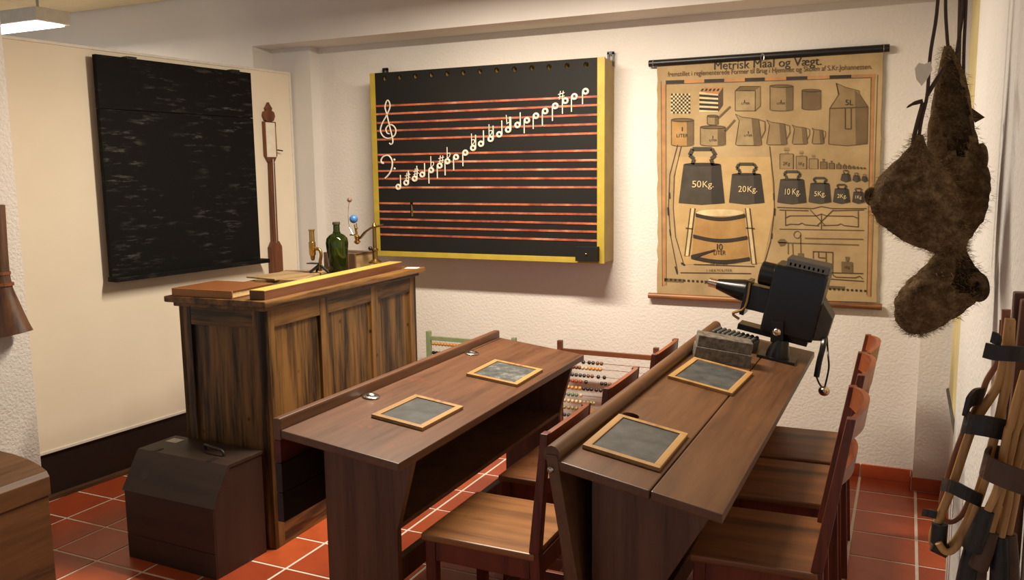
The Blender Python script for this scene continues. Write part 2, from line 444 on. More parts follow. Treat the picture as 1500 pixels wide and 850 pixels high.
# ------------------------------------------------------------------ ceiling lamps
def make_lamp(name, label, loc, L):
    t = thing(name, label, 'lamp', loc, 0)
    MB().box(-L/2-0.03, L/2+0.03, -0.11, 0.11, 0.0, 0.075).build('housing', 'lamp_white', t, bevel=0.004)
    MB().box(-L/2, L/2, -0.09, 0.09, -0.008, 0.001).build('diffuser', 'lamp_glow', t)
    for s in (-1, 1): MB().tube([(s*L*0.42, 0, 0.07), (s*L*0.42, 0, ZC-loc[2]+0.005)], 0.008, 8).build('hanger', 'lamp_white', t)
    return t
make_lamp('ceiling_lamp', 'white fluorescent ceiling lamp lit above the cream panel', (-5.15, 3.5, 2.42), 1.2)
t = thing('ceiling_rail', 'dark ceiling rail above the fluorescent lamp', 'rail', (-5.35, 3.32, ZC))
MB().box(-0.8, 0.85, -0.03, 0.03, -0.055, 0.001).build('rail', 'projector_grey', t, bevel=0.003)

# ------------------------------------------------------------------ cream display panel and what hangs on it
PA = -math.atan(0.09); PO = (-3.672, 2.6, 0)
t = thing('display_panel', 'tall cream display panel on a dark plinth beside the back wall', 'panel', PO, PA)
MB().box(-0.03, 0.0, -0.226, 1.735, 0.231, 2.150).build('board', 'panel_cream', t)
MB().box(-0.034, 0.006, -0.226, 1.742, 2.148, 2.162).build('top_edge', 'panel_edge', t, bevel=0.002)
MB().box(-0.034, 0.006, 1.730, 1.745, 0.231, 2.150).build('side_edge', 'panel_edge', t, bevel=0.002)
MB().box(-0.034, 0.006, -0.226, 1.742, 0.226, 0.240).build('bottom_edge', 'panel_edge', t, bevel=0.002)
MB().box(-0.04, -0.012, -0.226, 1.74, 0.012, 0.232).build('plinth', 'plinth_black', t)
MB().box(-0.05, 0.02, -0.226, 1.74, 0.0, 0.018).build('foot_board', 'chest_side', t, bevel=0.003)
t = thing('blackboard', 'worn black chalkboard with a chalk tray on the cream panel', 'blackboard', PO, PA)
by0, by1, bz0, bz1 = 0.385, 1.365, 1.035, 2.12
for k, (za, zb) in enumerate(((bz0, 1.862), (1.864, bz1))):
    MB().box(0.035, 0.062, by0, by1, za, zb).build('board_plank', 'chalkboard', t, bevel=0.0015)
MB().box(0.002, 0.036, by0+0.1, by0+0.16, bz0+0.04, bz1-0.04).build('batten', 'plinth_black', t)
MB().box(0.002, 0.036, by1-0.16, by1-0.1, bz0+0.04, bz1-0.04).build('batten', 'plinth_black', t)
MB().box(0.03, 0.10, by0-0.005, by1+0.04, bz0-0.022, bz0+0.002).build('chalk_tray', 'chalkboard', t, bevel=0.004)
for yy in (by0+0.17, by1-0.14): MB().box(0.02, 0.066, yy, yy+0.055, bz1-0.006, bz1+0.008).build('hanger', 'black_metal', t, bevel=0.001)
t = thing('barometer', 'slim wooden stick barometer hanging on the cream panel', 'barometer', PO, PA)
def pl(X, Y, off=0.03):   # pixel -> (local y, z) on panel plane
    d = ray(X, Y); n = Vector((math.cos(PA), math.sin(PA), 0)); o = Vector(PO)+n*off
    k = (o-CAM).dot(n)/d.dot(n); P = CAM+d*k; a = P-Vector(PO)
    return (a.dot(Vector((-math.sin(PA), math.cos(PA), 0))), P.z)
yc, ztop = pl(393.5, 149); _, zp1 = pl(394, 178); _, zp0 = pl(397, 233); ys, zs0 = pl(404.5, 356); _, zc0 = pl(406, 402)
yc2 = pl(398, 205)[0]; wpl = 0.047
prof = [(-0.012, 0), (-0.034, 0.012), (-0.046, 0.045), (-0.04, 0.075), (-0.02, 0.088), (-0.026, 0.105), (-0.012, 0.125), (0, 0.15)]
sc = (ztop-zp1)/0.15
poly = [(a, zp1-0.002+b_*sc) for a, b_ in prof] + [(-a, zp1-0.002+b_*sc) for a, b_ in reversed(prof[:-1])]
MB().prism([(0.004, yc2+a, z) for a, z in poly], (0.018, 0, 0)).build('crest', 'barometer_wood', t)
MB().prism([(0.004, yc2-wpl, zp1), (0.004, yc2+wpl, zp1), (0.004, yc2+wpl, zp0+0.02), (0.004, yc2+0.02, zp0-0.02), (0.004, yc2-0.02, zp0-0.02), (0.004, yc2-wpl, zp0+0.02)], (0.02, 0, 0)).build('backplate', 'barometer_wood', t, bevel=0.001)
MB().box(0.024, 0.027, yc2-wpl+0.008, yc2+wpl-0.012, zp0+0.012, zp1-0.006).build('scale_plate', 'tag_paper', t)
MB().tube([(0.03, yc2+wpl-0.008, zp1-0.03), (0.03, yc2+wpl-0.008, zp0+0.04)], 0.003, 6).build('vernier_rod', 'brass_old', t)
MB().tube([(0.03, yc2+wpl-0.01, zp0+0.055), (0.04, yc2+wpl+0.03, zp0+0.05)], 0.004, 6).build('knob', 'black_metal', t)
MB().hexa([(0.004, ys-0.021, zs0), (0.03, ys-0.021, zs0), (0.03, ys+0.021, zs0), (0.004, ys+0.021, zs0)], [(0.004, yc2-0.018, zp0-0.02), (0.03, yc2-0.018, zp0-0.02), (0.03, yc2+0.018, zp0-0.02), (0.004, yc2+0.018, zp0-0.02)]).build('stem', 'barometer_wood', t, bevel=0.003)
MB().tube([(0.032, yc2, zp0), (0.032, ys, zs0)], 0.004, 6).build('tube', 'steel', t)
MB().prism([(0.004, ys-0.024, zs0+0.01), (0.004, ys+0.024, zs0+0.01), (0.004, ys+0.046, zs0-0.025), (0.004, ys+0.046, zc0-0.03), (0.004, ys-0.046, zc0-0.03), (0.004, ys-0.046, zs0-0.025)], (0.03, 0, 0)).build('cistern_cover', 'barometer_wood', t, bevel=0.002)

# ------------------------------------------------------------------ teacher's desk
TA = 0.029; TO = Vector((-2.253, 2.564, 0)); TZ = 1.043
td = thing('teachers_desk', 'tall stained pine teacher\'s desk with framed panels', 'desk', TO, TA)
bx0, bx1, by0, by1 = -0.48, -0.04, 0.04, 1.25
MB().box(-0.52, 0, 0, 1.29, TZ-0.026, TZ).build('top', 'pine_stained_y', td, bevel=0.006)
MB().box(bx0-0.015, bx1+0.015, by0-0.015, by1+0.015, TZ-0.045, TZ-0.026).build('cornice', 'pine_stained_y', td, bevel=0.005)
MB().box(bx0+0.03, bx1-0.03, by0+0.03, by1-0.03, 0.03, TZ-0.04).build('carcass', 'pine_stained', td)
def framed(axis, fixed, outw, a0, a1, stiles, zb=0.0, zt=TZ-0.045):
    def bx(u0, u1, d0, d1, z0, z1):
        lo, hi = sorted((fixed+outw*d0, fixed+outw*d1))
        return MB().box(u0, u1, lo, hi, z0, z1) if axis == 'x' else MB().box(lo, hi, u0, u1, z0, z1)
    sw = 0.06
    cs = [a0+sw/2]+stiles+[a1-sw/2]
    for c in cs: bx(c-sw/2, c+sw/2, -0.024, 0, zb, zt).build('stile', 'pine_stained', td, bevel=0.0025)
    wm = 'pine_stained_x' if axis == 'x' else 'pine_stained_y'
    for i in range(len(cs)-1):
        u0, u1 = cs[i]+sw/2, cs[i+1]-sw/2
        bx(u0, u1, -0.024, -0.001, zt-0.075, zt).build('rail', wm, td, bevel=0.002)
        bx(u0, u1, -0.024, -0.001, zb, zb+0.13).build('rail', wm, td, bevel=0.002)
        bx(u0-0.01, u1+0.01, -0.032, -0.014, zb+0.12, zt-0.065).build('panel', 'pine_stained', td)
framed('x', by0, -1, bx0, bx1, [])
framed('y', bx1, 1, by0, by1, [0.44, 0.85])
framed('x', by1, 1, bx0, bx1, [])
framed('y', bx0, -1, by0, by1, [0.44, 0.85])
def tl(x, y, z=TZ):   # desk local -> world
    c, s = math.cos(TA), math.sin(TA); return Vector((TO.x+c*x-s*y, TO.y+s*x+c*y, z))
# book
t = thing('book', 'large flat book with a tan cover on the teacher\'s desk', 'book', tl(-0.335, 0.15), TA+0.02)
w, d, h = 0.155, 0.13, 0.032
MB().box(-w+0.004, w-0.006, -d+0.004, d-0.004, 0.003, h-0.003).build('pages', 'pages', t)
for z0 in (0, h-0.004): MB().box(-w, w, -d, d, z0, z0+0.004).build('cover', 'book_cover', t, bevel=0.001)
MB().box(-w, w, -d-0.003, -d+0.004, 0, h).build('spine', 'book_spine', t, bevel=0.002)
# long wooden bar
t = thing('wooden_bar', 'long square wooden bar with a yellow top along the desk edge', 'bar', tl(-0.098, 0.03), TA+0.035)
MB().box(0, 0.072, 0, 1.13, 0, 0.036).build('bar', 'bar_wood', t, bevel=0.0015)
MB().box(0.001, 0.071, 0.001, 1.129, 0.036, 0.0385).build('brass_top', 'bar_yellow', t)
# old boards / folders
for k, (x, y, w, d, z, h, a, lb) in enumerate(((-0.40, 0.70, 0.11, 0.20, 0.0, 0.012, 0.3, 'thin worn board under the microscope'), (-0.41, 0.62, 0.10, 0.12, 0.012, 0.007, -0.2, 'small thin board lying on the worn board'), (-0.155, 0.44, 0.022, 0.13, 0.0, 0.006, 0.05, 'dark thin ruler lying behind the wooden bar'))):
    o = MB().box(-w, w, -d, d, 0, h).build('thin_board', ('old_board', 'old_board', 'projector_grey')[k], None, bevel=0.001)
    o.location = tl(x, y, TZ+z); o.rotation_euler = (0, 0, TA+a); tag(o, lb, 'board')
o = MB().box(-0.035, 0.035, -0.03, 0.03, 0, 0.001).build('paper_slip', 'paper_white'); o.location = tl(-0.04, 1.22); o.rotation_euler = (0, 0, 0.3)
tag(o, 'small white paper slip at the far end of the teacher\'s desk', 'paper')
# bottle
t = thing('bottle', 'dark green glass bottle on the teacher\'s desk', 'bottle', tl(-0.30, 0.93))
MB().lathe([(0.036, 0), (0.042, 0.004), (0.047, 0.05), (0.054, 0.12), (0.056, 0.15), (0.052, 0.172), (0.038, 0.188), (0.02, 0.198), (0.0165, 0.21), (0.0155, 0.240)], 28).build('glass_body', 'bottle_green', t, smooth=True)
MB().lathe([(0.017, 0.240), (0.019, 0.242), (0.019, 0.252), (0.016, 0.254)], 20).build('lip', 'cork_dark', t, smooth=True)
# microscope
t = thing('microscope', 'small brass microscope on the teacher\'s desk', 'microscope', tl(-0.335, 0.80, TZ+0.012), TA)
MB().lathe([(0.013, 0.085), (0.016, 0.09), (0.016, 0.150), (0.0125, 0.152), (0.0125, 0.205), (0.015, 0.207), (0.015, 0.212)], 18, Matrix.Translation((-0.02, 0, 0))).build('tube', 'brass', t, smooth=True)
MB().lathe([(0.006, 0.060), (0.010, 0.068), (0.012, 0.086)], 14, Matrix.Translation((-0.02, 0, 0))).build('objective', 'brass_old', t, smooth=True)
MB().tube(smoothpts([(-0.008, 0, 0.118), (0.02, 0, 0.115), (0.03, 0, 0.09), (0.022, 0, 0.05), (0.02, 0, 0.01)]), 0.008, 10).build('arm', 'brass_old', t, smooth=True)
MB().box(-0.045, 0.02, -0.02, 0.02, 0.044, 0.049).build('stage', 'black_metal', t, bevel=0.001)
for a in (-0.6, 0.6, math.pi): MB().tube([(0.02, 0, 0.04), (0.02-0.05*math.cos(a), 0.05*math.sin(a), 0.004)], [0.008, 0.006], 8).build('foot', 'black_metal', t, smooth=True)
# old book
t = thing('book', 'thick old leather-bound book behind the green bottle', 'book', tl(-0.36, 1.12), TA-0.1)
MB().box(-0.10, 0.10, -0.07, 0.07, 0.004, 0.082).build('pages', 'old_board', t)
for z0 in (0, 0.082): MB().box(-0.105, 0.105, -0.076, 0.076, z0, z0+0.005).build('cover', 'old_leather', t, bevel=0.001)
MB().box(-0.105, 0.105, -0.08, -0.07, 0, 0.087).build('spine', 'old_leather', t, bevel=0.004)
for x in (-0.06, 0.0, 0.06): MB().box(x-0.004, x+0.004, -0.083, -0.072, 0.002, 0.085).build('spine_band', 'old_leather', t, bevel=0.002)
# tellurium
yt = 3.62
B = ony(550, 389, yt)
t = thing('tellurium', 'brass tellurium with a small blue globe on the wooden bar', 'orrery', (B.x, yt, TZ+0.0385))
z0 = TZ+0.0385
MB().lathe([(0.034, 0), (0.034, 0.006), (0.022, 0.014), (0.014, 0.02), (0.013, 0.06), (0.017, 0.064), (0.017, 0.072), (0.01, 0.076), (0.009, 0.185), (0.012, 0.188), (0.006, 0.204)], 18).build('column', 'brass_old', t, smooth=True)
MB().ball((-0.02, -0.012, 0.075), 0.011, 8, 6).build('thumb_screw', 'black_metal', t, smooth=True)
def rel(X, Y, dy=0): P = ony(X, Y, yt+dy); return (P.x-B.x, dy, P.z-z0)
MB().strap([rel(560, 330), rel(545, 333), rel(535, 340), rel(527, 350)], 0.026, 0.008, (0, 1, 0.2)).build('arm', 'brass_old', t, bevel=0.001)
MB().lathe([(0.004, -0.028), (0.016, -0.02), (0.018, -0.012), (0.008, -0.006), (0.012, 0), (0.014, 0.012), (0.006, 0.02), (0.004, 0.05), (0.008, 0.052), (0.008, 0.056), (0.003, 0.06), (0.003, 0.08)], 16, Matrix.Translation(rel(523, 350))).build('gear_head', 'brass', t, smooth=True)
MB().lathe([(0.02, -0.003), (0.02, 0.003)], 18, Matrix.Translation(rel(518, 344))).build('gear_wheel', 'brass_old', t)
g = rel(518, 321); MB().ball(g, 0.0215, 20, 14).build('globe', 'globe_blue', t, smooth=True)
MB().tube([rel(519, 329), rel(522, 345)], 0.003, 8).build('globe_pin', 'brass', t)
mo = rel(512, 293); MB().ball(mo, 0.0125, 14, 10).build('moon_ball', 'ball_brown', t, smooth=True)
MB().tube(smoothpts([mo, rel(510, 312), rel(512, 333), rel(521, 349)]), 0.0012, 5).build('moon_wire', 'steel', t)

# ------------------------------------------------------------------ sloped box and chest
t = thing('sloped_box', 'dark wooden box with a sloping lid beside the teacher\'s desk', 'box', (-2.326, 2.302, 0), -0.028)
W, D, h1, h2, s_ = 0.482, 0.272, 0.293, 0.430, 0.086
def yz(pts, x0, x1): return [(x0, a, b_) for a, b_ in pts], (x1-x0, 0, 0)
pts = [(0.006, 0.0), (D, 0.0), (D, h2-0.012), (s_, h2-0.012), (0.006, h1-0.006)]
p_, d_ = yz(pts, -W, 0); MB().prism(p_, d_).build('body', 'box_side', t, bevel=0.002)
MB().box(-W+0.001, -0.001, 0.0, 0.007, 0.0, 0.10).build('front_plank', 'box_dark', t, bevel=0.001)
MB().box(-W+0.001, -0.001, 0.0, 0.007, 0.102, h1-0.004).build('front_plank', 'box_dark', t, bevel=0.001)
p_, d_ = yz([(-0.006, h1-0.008), (0.004, h1-0.012), (s_+0.006, h2-0.014), (s_-0.002, h2)], -W-0.006, 0.006); MB().prism(p_, d_).build('flap', 'box_dark', t, bevel=0.001)
MB().box(-W-0.004, 0.004, s_-0.002, D+0.004, h2-0.013, h2).build('lid_top', 'box_dark', t, bevel=0.001)
for x in (-0.40, -0.10): MB().box(x-0.012, x+0.012, s_-0.002, s_+0.04, h2-0.004, h2+0.0015, None).build('hinge', 'leather_black', t)
MB().tube(smoothpts([(-0.22, 0.19, h2), (-0.215, 0.185, h2+0.022), (-0.16, 0.165, h2+0.026), (-0.10, 0.16, h2+0.02), (-0.09, 0.16, h2)]), 0.006, 8).build('handle', 'leather_black', t, smooth=True)
MB().box(-0.46, -0.40, 0.20, 0.245, h2, h2+0.001).build('sticker', 'paper_white', t, label='small white paper sticker')
t = thing('chest', 'old wooden chest with a curved lid beside the rough left pier', 'chest', (-2.68, 1.90, 0))
MB().box(-0.5, 0, -0.8, 0, 0, 0.43).build('body', 'chest_side', t, bevel=0.003)
MB().box(-0.505, 0.006, -0.806, 0.006, 0.432, 0.50).build('lid_rim', 'chest_side', t, bevel=0.003)
n = 10; arc = [(-0.25+0.256*math.cos(math.pi*k/n), 0.498+0.06*math.sin(math.pi*k/n)) for k in range(n+1)]
MB().prism([(x, 0.006, z) for x, z in arc], (0, -0.812, 0)).build('lid_top', 'chest_lid', t, bevel=0.001)
# horn on the left pier
t = thing('wooden_horn', 'wooden horn bound with bands hanging on the rough left pier', 'horn', (-3.36, 2.25, 0))
def hx(X, Y): P = onx(X, Y, -3.345); return P
pa, pb, pc, pd = hx(-6, 300), hx(-3, 400), hx(2, 440), hx(10, 488)
path = [Vector((r_, p.y-2.25, p.z)) for p, r_ in ((pa, 0.030), (pb, 0.036), (pc, 0.046), (pd, 0.069))]
MB().tube(smoothpts(path, 3), [0.024, 0.026, 0.028, 0.030, 0.033, 0.036, 0.042, 0.050, 0.058, 0.066][:10], 14).build('bell', 'horn_wood', t, smooth=True)
for q, rr in ((path[1], 0.034), (path[1]*0.6+path[2]*0.4, 0.039)): MB().tube([q+Vector((0, 0, 0.006)), q-Vector((0, 0, 0.006))], rr, 14).build('band', 'cane_red', t)
MB().tube([(0.0, path[0].y, path[0].z-0.03), (0.03, path[0].y, path[0].z-0.02)], 0.004, 6).build('nail', 'black_metal', t)

# ------------------------------------------------------------------ music board
YF = 4.268
mb = thing('music_board', 'black music board with red staves and white notes in a yellow frame', 'music board', (0, 0, 0))
TLc, BLc, TRc, BRc = ony(543, 106, YF), ony(549, 374, YF), ony(886, 85, YF), ony(885, 387, YF)
x0 = (TLc.x+BLc.x)/2; x1 = (TRc.x+BRc.x)/2; z1 = (TLc.z+TRc.z)/2; z0 = (BLc.z+BRc.z)/2
case_ = MB().box(x0+0.004, x1-0.004, YF+0.012, YW-0.002, z0+0.004, z1-0.004).build('case', 'yellow_side', mb)
panel_ = MB().box(x0+0.03, x1-0.038, YF+0.002, YF+0.014, z0+0.028, z1).build('panel', 'board_black', mb)
MB().box(x0, x0+0.034, YF-0.002, YF+0.014, z0, z1).build('frame_strip', 'yellow_paint', mb, bevel=0.001)
MB().box(x1-0.040, x1, YF-0.002, YF+0.014, z0, z1).build('frame_strip', 'yellow_paint', mb, bevel=0.001)
MB().box(x0+0.034, x1-0.040, YF-0.002, YF+0.014, z0, z0+0.030).build('frame_strip', 'yellow_paint', mb, bevel=0.001)
c5 = lambda x, y: (540+x/5.0, 120+y/5.0)
c6 = lambda x, y: (700+x/6.54, 110+y/6.54)
cm = lambda x, y: (540+x/2.742, 80+y/2.742)
def bp(P, off=0.0): return ony(P[0], P[1], YF-off)
ly = [207, 240, 275, 307, 342, 403, 433, 468, 499, 534, 597, 630, 660, 692, 722]
slines = []
ry = [168, 202, 241, 279, 316, 385, 424, 460, 497, 533, 605, 642, 680, 712, 748]
for a, b_ in zip(ly, ry):
    A = bp(cm(31, a)); Z = bp(cm(919, b_)); A.x = x0+0.034; Z.x = x1-0.040
    h = 0.0055
    slines.append(MB().add([(A.x, YF-0.001, A.z-h), (Z.x, YF-0.001, Z.z-h), (Z.x, YF-0.001, Z.z+h), (A.x, YF-0.001, A.z+h),
              (A.x, YF+0.003, A.z-h), (Z.x, YF+0.003, Z.z-h), (Z.x, YF+0.003, Z.z+h), (A.x, YF+0.003, A.z+h)],
             [(0, 1, 2, 3), (7, 6, 5, 4), (0, 4, 5, 1), (1, 5, 6, 2), (2, 6, 7, 3), (3, 7, 4, 0)]).build('staff_line', 'staff_red', mb))
hol = [(63, 95), (123, 90), (186, 86), (250, 80), (314, 76), (379, 72), (446, 67), (514, 62), (585, 58), (655, 53), (724, 49), (797, 44), (873, 40)]
bores = []
for (x, y) in hol:
    P = bp(cm(x, y)); bores.append(lambda m, P=P: m.tube([(P.x, YF-0.02, P.z), (P.x, YF+0.09, P.z)], 0.014, 14))
def flat_path(name, pts, r, mat='note_white', parent=mb, k=4, off=0.004, closed=False):
    P = [bp(p, off) for p in pts]
    return MB().tube(smoothpts(P, k, closed) if k else P, r, 6, closed=closed).build(name, mat, parent, smooth=True)
notes = []
for (hx_, hy_, sx, sy, acc) in [(217, 770, 235, 682, ''), (275, 740, 293, 650, '#'), (337, 710, 352, 615, '#'), (393, 680, 410, 595, ''), (458, 648, 442, 745, 'b'), (520, 615, 503, 708, '#'), (577, 583, 558, 685, 'b'), (640, 552, 622, 650, ''), (708, 520, 687, 618, ''), (765, 485, 782, 388, 'o')]:
    notes.append((c5(hx_, hy_), c5(sx, sy), acc))
for (hx_, hy_, sx, sy, acc) in [(30, 660, 55, 530, ''), (122, 613, 145, 485, 'o'), (205, 570, 232, 435, ''), (290, 525, 315, 400, 'n'), (380, 480, 405, 358, ''), (470, 435, 440, 558, ''), (557, 392, 532, 517, ''), (645, 347, 615, 488, ''), (742, 297, 715, 440, ''), (838, 247, 811, 372, '#'), (925, 207, 893, 353, ''), (1032, 157, 1000, 280, '')]:
    notes.append((c6(hx_, hy_), c6(sx, sy), acc))
for (h, s, acc) in notes:
    H_ = bp(h, 0.004); S = bp(s, 0.004); mbm = MB()
    ring = [H_+Vector((0.0135*math.cos(a), 0, 0.0125*math.sin(a))) for a in [2*math.pi*k/14 for k in range(14)]]
    mbm.tube(ring, 0.0062, 6, closed=True)
    side = 0.0165 if S.x > H_.x else -0.0165
    mbm.tube([(H_.x+side, H_.y, H_.z), (H_.x+side, S.y, S.z)], 0.0034, 6)
    nt_ = mbm.build('note', 'note_white', mb, smooth=True)
    if acc == '#':
        q = Vector((H_.x+(0.012 if side > 0 else 0.012), H_.y-0.001, H_.z+0.036)); a = MB()
        if h[0] > 800: q = Vector((H_.x-0.022, H_.y-0.001, H_.z+0.03))
        for dx in (-0.008, 0.008): a.tube([q+Vector((dx-0.003, 0, -0.022)), q+Vector((dx+0.003, 0, 0.022))], 0.0024, 5)
        for dz in (-0.008, 0.008): a.tube([q+Vector((-0.018, 0, dz-0.004)), q+Vector((0.018, 0, dz+0.004))], 0.0024, 5)
        a.build('sharp_sign', 'note_white', nt_)
    elif acc in ('b', 'o'):
        q = Vector((H_.x+(0.008 if acc == 'b' else 0.0), H_.y-0.001, H_.z+0.03)); a = MB()
        a.tube([q+Vector((-0.008, 0, 0.05)), q+Vector((-0.008, 0, -0.012))], 0.0025, 5)
        a.tube(smoothpts([q+Vector((-0.008, 0, 0.012)), q+Vector((0.008, 0, 0.016)), q+Vector((0.008, 0, 0.0)), q+Vector((-0.008, 0, -0.014))]), 0.0025, 5)
        a.build('flat_sign', 'note_white', nt_)
    elif acc == 'n':
        q = Vector((H_.x+0.002, H_.y-0.001, H_.z+0.05)); a = MB()
        a.tube([q+Vector((-0.012, 0, 0.03)), q+Vector((-0.008, 0, -0.02))], 0.0025, 5); a.tube([q+Vector((0.008, 0, 0.02)), q+Vector((0.008, 0, -0.035))], 0.0025, 5)
        a.tube([q+Vector((-0.009, 0, -0.015)), q+Vector((0.008, 0, -0.01))], 0.0025, 5); a.build('natural_sign', 'note_white', nt_)
tre = [(152, 448), (163, 458), (177, 443), (172, 400), (152, 320), (134, 240), (120, 185), (135, 136), (152, 150), (155, 190), (130, 248), (97, 310), (87, 360), (110, 402), (150, 414), (190, 392), (199, 350), (176, 318), (146, 318), (126, 345), (136, 375), (152, 380)]
flat_path('treble_clef', [c5(*p) for p in tre], 0.0042)
o = flat_path('bass_clef', [c5(*p) for p in [(108, 596), (96, 592), (92, 570), (110, 546), (145, 540), (170, 572), (172, 620), (155, 668), (120, 708)]], [0.006]*6+[0.0048]*27)
for (x, y) in ((105, 595), (188, 570), (190, 635)):
    MB().ball(bp(c5(x, y), 0.004), 0.007, 8, 6, (1, 0.5, 1)).build('clef_dot', 'note_white', o, smooth=True)
P = bp((862, 371.5)); o = MB().box(P.x-0.062, P.x+0.062, YF-0.035, YF, P.z-0.039, P.z+0.039).build('lock_box', 'board_black', mb, bevel=0.002)
MB().ball((P.x, YF-0.037, P.z), 0.006, 8, 6).build('knob', 'brass', o, smooth=True)
P = bp((603, 307)); slot_ = lambda m, P=P: m.box(P.x-0.01, P.x+0.01, YF-0.02, YF+0.09, P.z-0.04, P.z+0.042)
for o in (panel_, case_): cut(o, bores+[slot_])
for o in slines:
    zs_ = [v_.co.z for v_ in o.data.vertices]
    if max(zs_) > P.z-0.04 and min(zs_) < P.z+0.042: cut(o, [slot_])
for X, Y in ((565, 100), (895, 82)):
    P = ony(X, Y, YW-0.02); zt = z1
    m_ = MB(); m_.box(P.x-0.018, P.x-0.008, YW-0.03, YW-0.018, zt-0.03, zt+0.04); m_.box(P.x+0.008, P.x+0.018, YW-0.03, YW-0.018, zt-0.03, zt+0.04); m_.box(P.x-0.018, P.x+0.018, YW-0.03, YW-0.018, zt+0.03, zt+0.045)
    m_.build('hanger', 'black_metal', mb)

# ------------------------------------------------------------------ wall chart
YS = YW-0.022
ch = thing('wall_chart', 'old school wall chart of metric measures and weights hanging on the back wall', 'chart', (0, 0, 0))
def A_(x, y): return (950+x/4.167, 70+y/4.167)
def B_(x, y): return (950+x/3.864, 230+y/3.864)
def sp(p, lay=0): return ony(p[0], p[1], YS-0.0012*lay)
# sheet with slightly ragged edges
edge = []
L_ = [(963+random.uniform(-1, 1), 92+i*(433-92)/26) for i in range(27)]; Rr = [(1293.5-10*i/26+random.uniform(-0.8, 0.8), 77+i*(443-77)/26) for i in range(27)]
vs = []; fs = []
for i in range(27):
    for j in range(9):
        s = j/8; X = L_[i][0]*(1-s)+Rr[i][0]*s; Y = L_[i][1]*(1-s)+Rr[i][1]*s
        P = ony(X, Y, YS); vs.append(P)
for i in range(26):
    for j in range(8): a = i*9+j; fs.append((a, a+1, a+10, a+9))
n0 = len(vs); vs += [v_+Vector((0, 0.002, 0)) for v_ in vs]
fs2 = [tuple(reversed([k+n0 for k in f])) for f in fs]
MB().add(vs, fs+fs2).build('sheet', 'chart_paper', ch)
a, b_ = ony(951, 90, YS), ony(1303, 74, YS); a.z = b_.z = (a.z+b_.z)/2
MB().tube([a, b_], 0.018, 12).build('top_rod', 'black_metal', ch, smooth=True)
for e, s in ((a, 1), (b_, -1)): MB().tube([e+Vector((s*0.022, 0, 0)), e+Vector((s*0.026, 0, 0))], 0.0195, 12).build('rod_ring', 'steel', ch)
a, b_ = ony(950, 434, YS), ony(1292, 449, YS); a.z = b_.z = (a.z+b_.z)/2
MB().tube([a, b_], 0.0155, 12).build('bottom_rod', 'rod_brown', ch, smooth=True)
P = ony(1117, 84, YS-0.02); MB().tube(smoothpts([P+Vector((0.008*math.cos(q), 0, 0.016*math.sin(q))) for q in [k*math.pi/4 for k in range(8)]], 2, True), 0.002, 5, closed=True).build('hanging_ring', 'steel', ch)
def poly(name, pts, mat, lay=1, conv=A_):
    P = [sp(conv(*p), lay) for p in pts]
    m_ = MB(); n = len(P); m_.add(P, [tuple(range(n))])
    o = m_.build(name, mat, ch); return o
def polys(name, lists, mat, lay=1, conv=A_):
    m_ = MB()
    for pts in lists:
        P = [sp(conv(*p), lay) for p in pts]; m_.add(P, [tuple(range(len(P)))])
    return m_.build(name, mat, ch)
def seg(p, q, w):
    dx, dy = q[0]-p[0], q[1]-p[1]; l = math.hypot(dx, dy) or 1; nx, ny = -dy/l*w/2, dx/l*w/2
    return [(p[0]+nx, p[1]+ny), (q[0]+nx, q[1]+ny), (q[0]-nx, q[1]-ny), (p[0]-nx, p[1]-ny)]
def lines(name, paths, w, mat, lay=2, conv=A_):
    out = []
    for p in paths:
        for i in range(len(p)-1): out.append(seg(p[i], p[i+1], w))
    return polys(name, out, mat, lay, conv)
def text(body, px_l, px_r, base_l, base_r, hpx, mat, lay=3, name='lettering', bold=0.0):
    cu = bpy.data.curves.new('t', 'FONT'); cu.body = body; cu.size = 1.0; cu.offset = bold
    to = bpy.data.objects.new('t', cu); COL.objects.link(to)
    bpy.context.view_layer.update()
    me = bpy.data.meshes.new_from_object(to.evaluated_get(bpy.context.evaluated_depsgraph_get()))
    bpy.data.objects.remove(to)
    xs = [v_.co.x for v_ in me.vertices]; mn, mx = min(xs), max(xs)
    P0 = ony(px_l, base_l, YS-0.0012*lay); P1 = ony(px_r, base_r, YS-0.0012*lay); Ph = ony(px_l, base_l-hpx, YS-0.0012*lay)
    hz = (Ph.z-P0.z)/0.7
    for v_ in me.vertices:
        s = (v_.co.x-mn)/(mx-mn); q = P0.lerp(P1, s); v_.co = Vector((q.x, q.y, q.z+v_.co.y*hz))
    me.materials.append(MATS[mat]); me.name = name
    o = bpy.data.objects.new(name, me); COL.objects.link(o); o.parent = ch
    return o
text('Metrisk Maal og Vægt.', 1046, 1203, 102, 95, 12, 'ink_dark', bold=0.0)
text('fremstillet i reglementerede Former til Brug i Hjemmet og Skolen af S.Kr.Johannessen.', 978, 1277, 112, 101, 7, 'ink_brown')
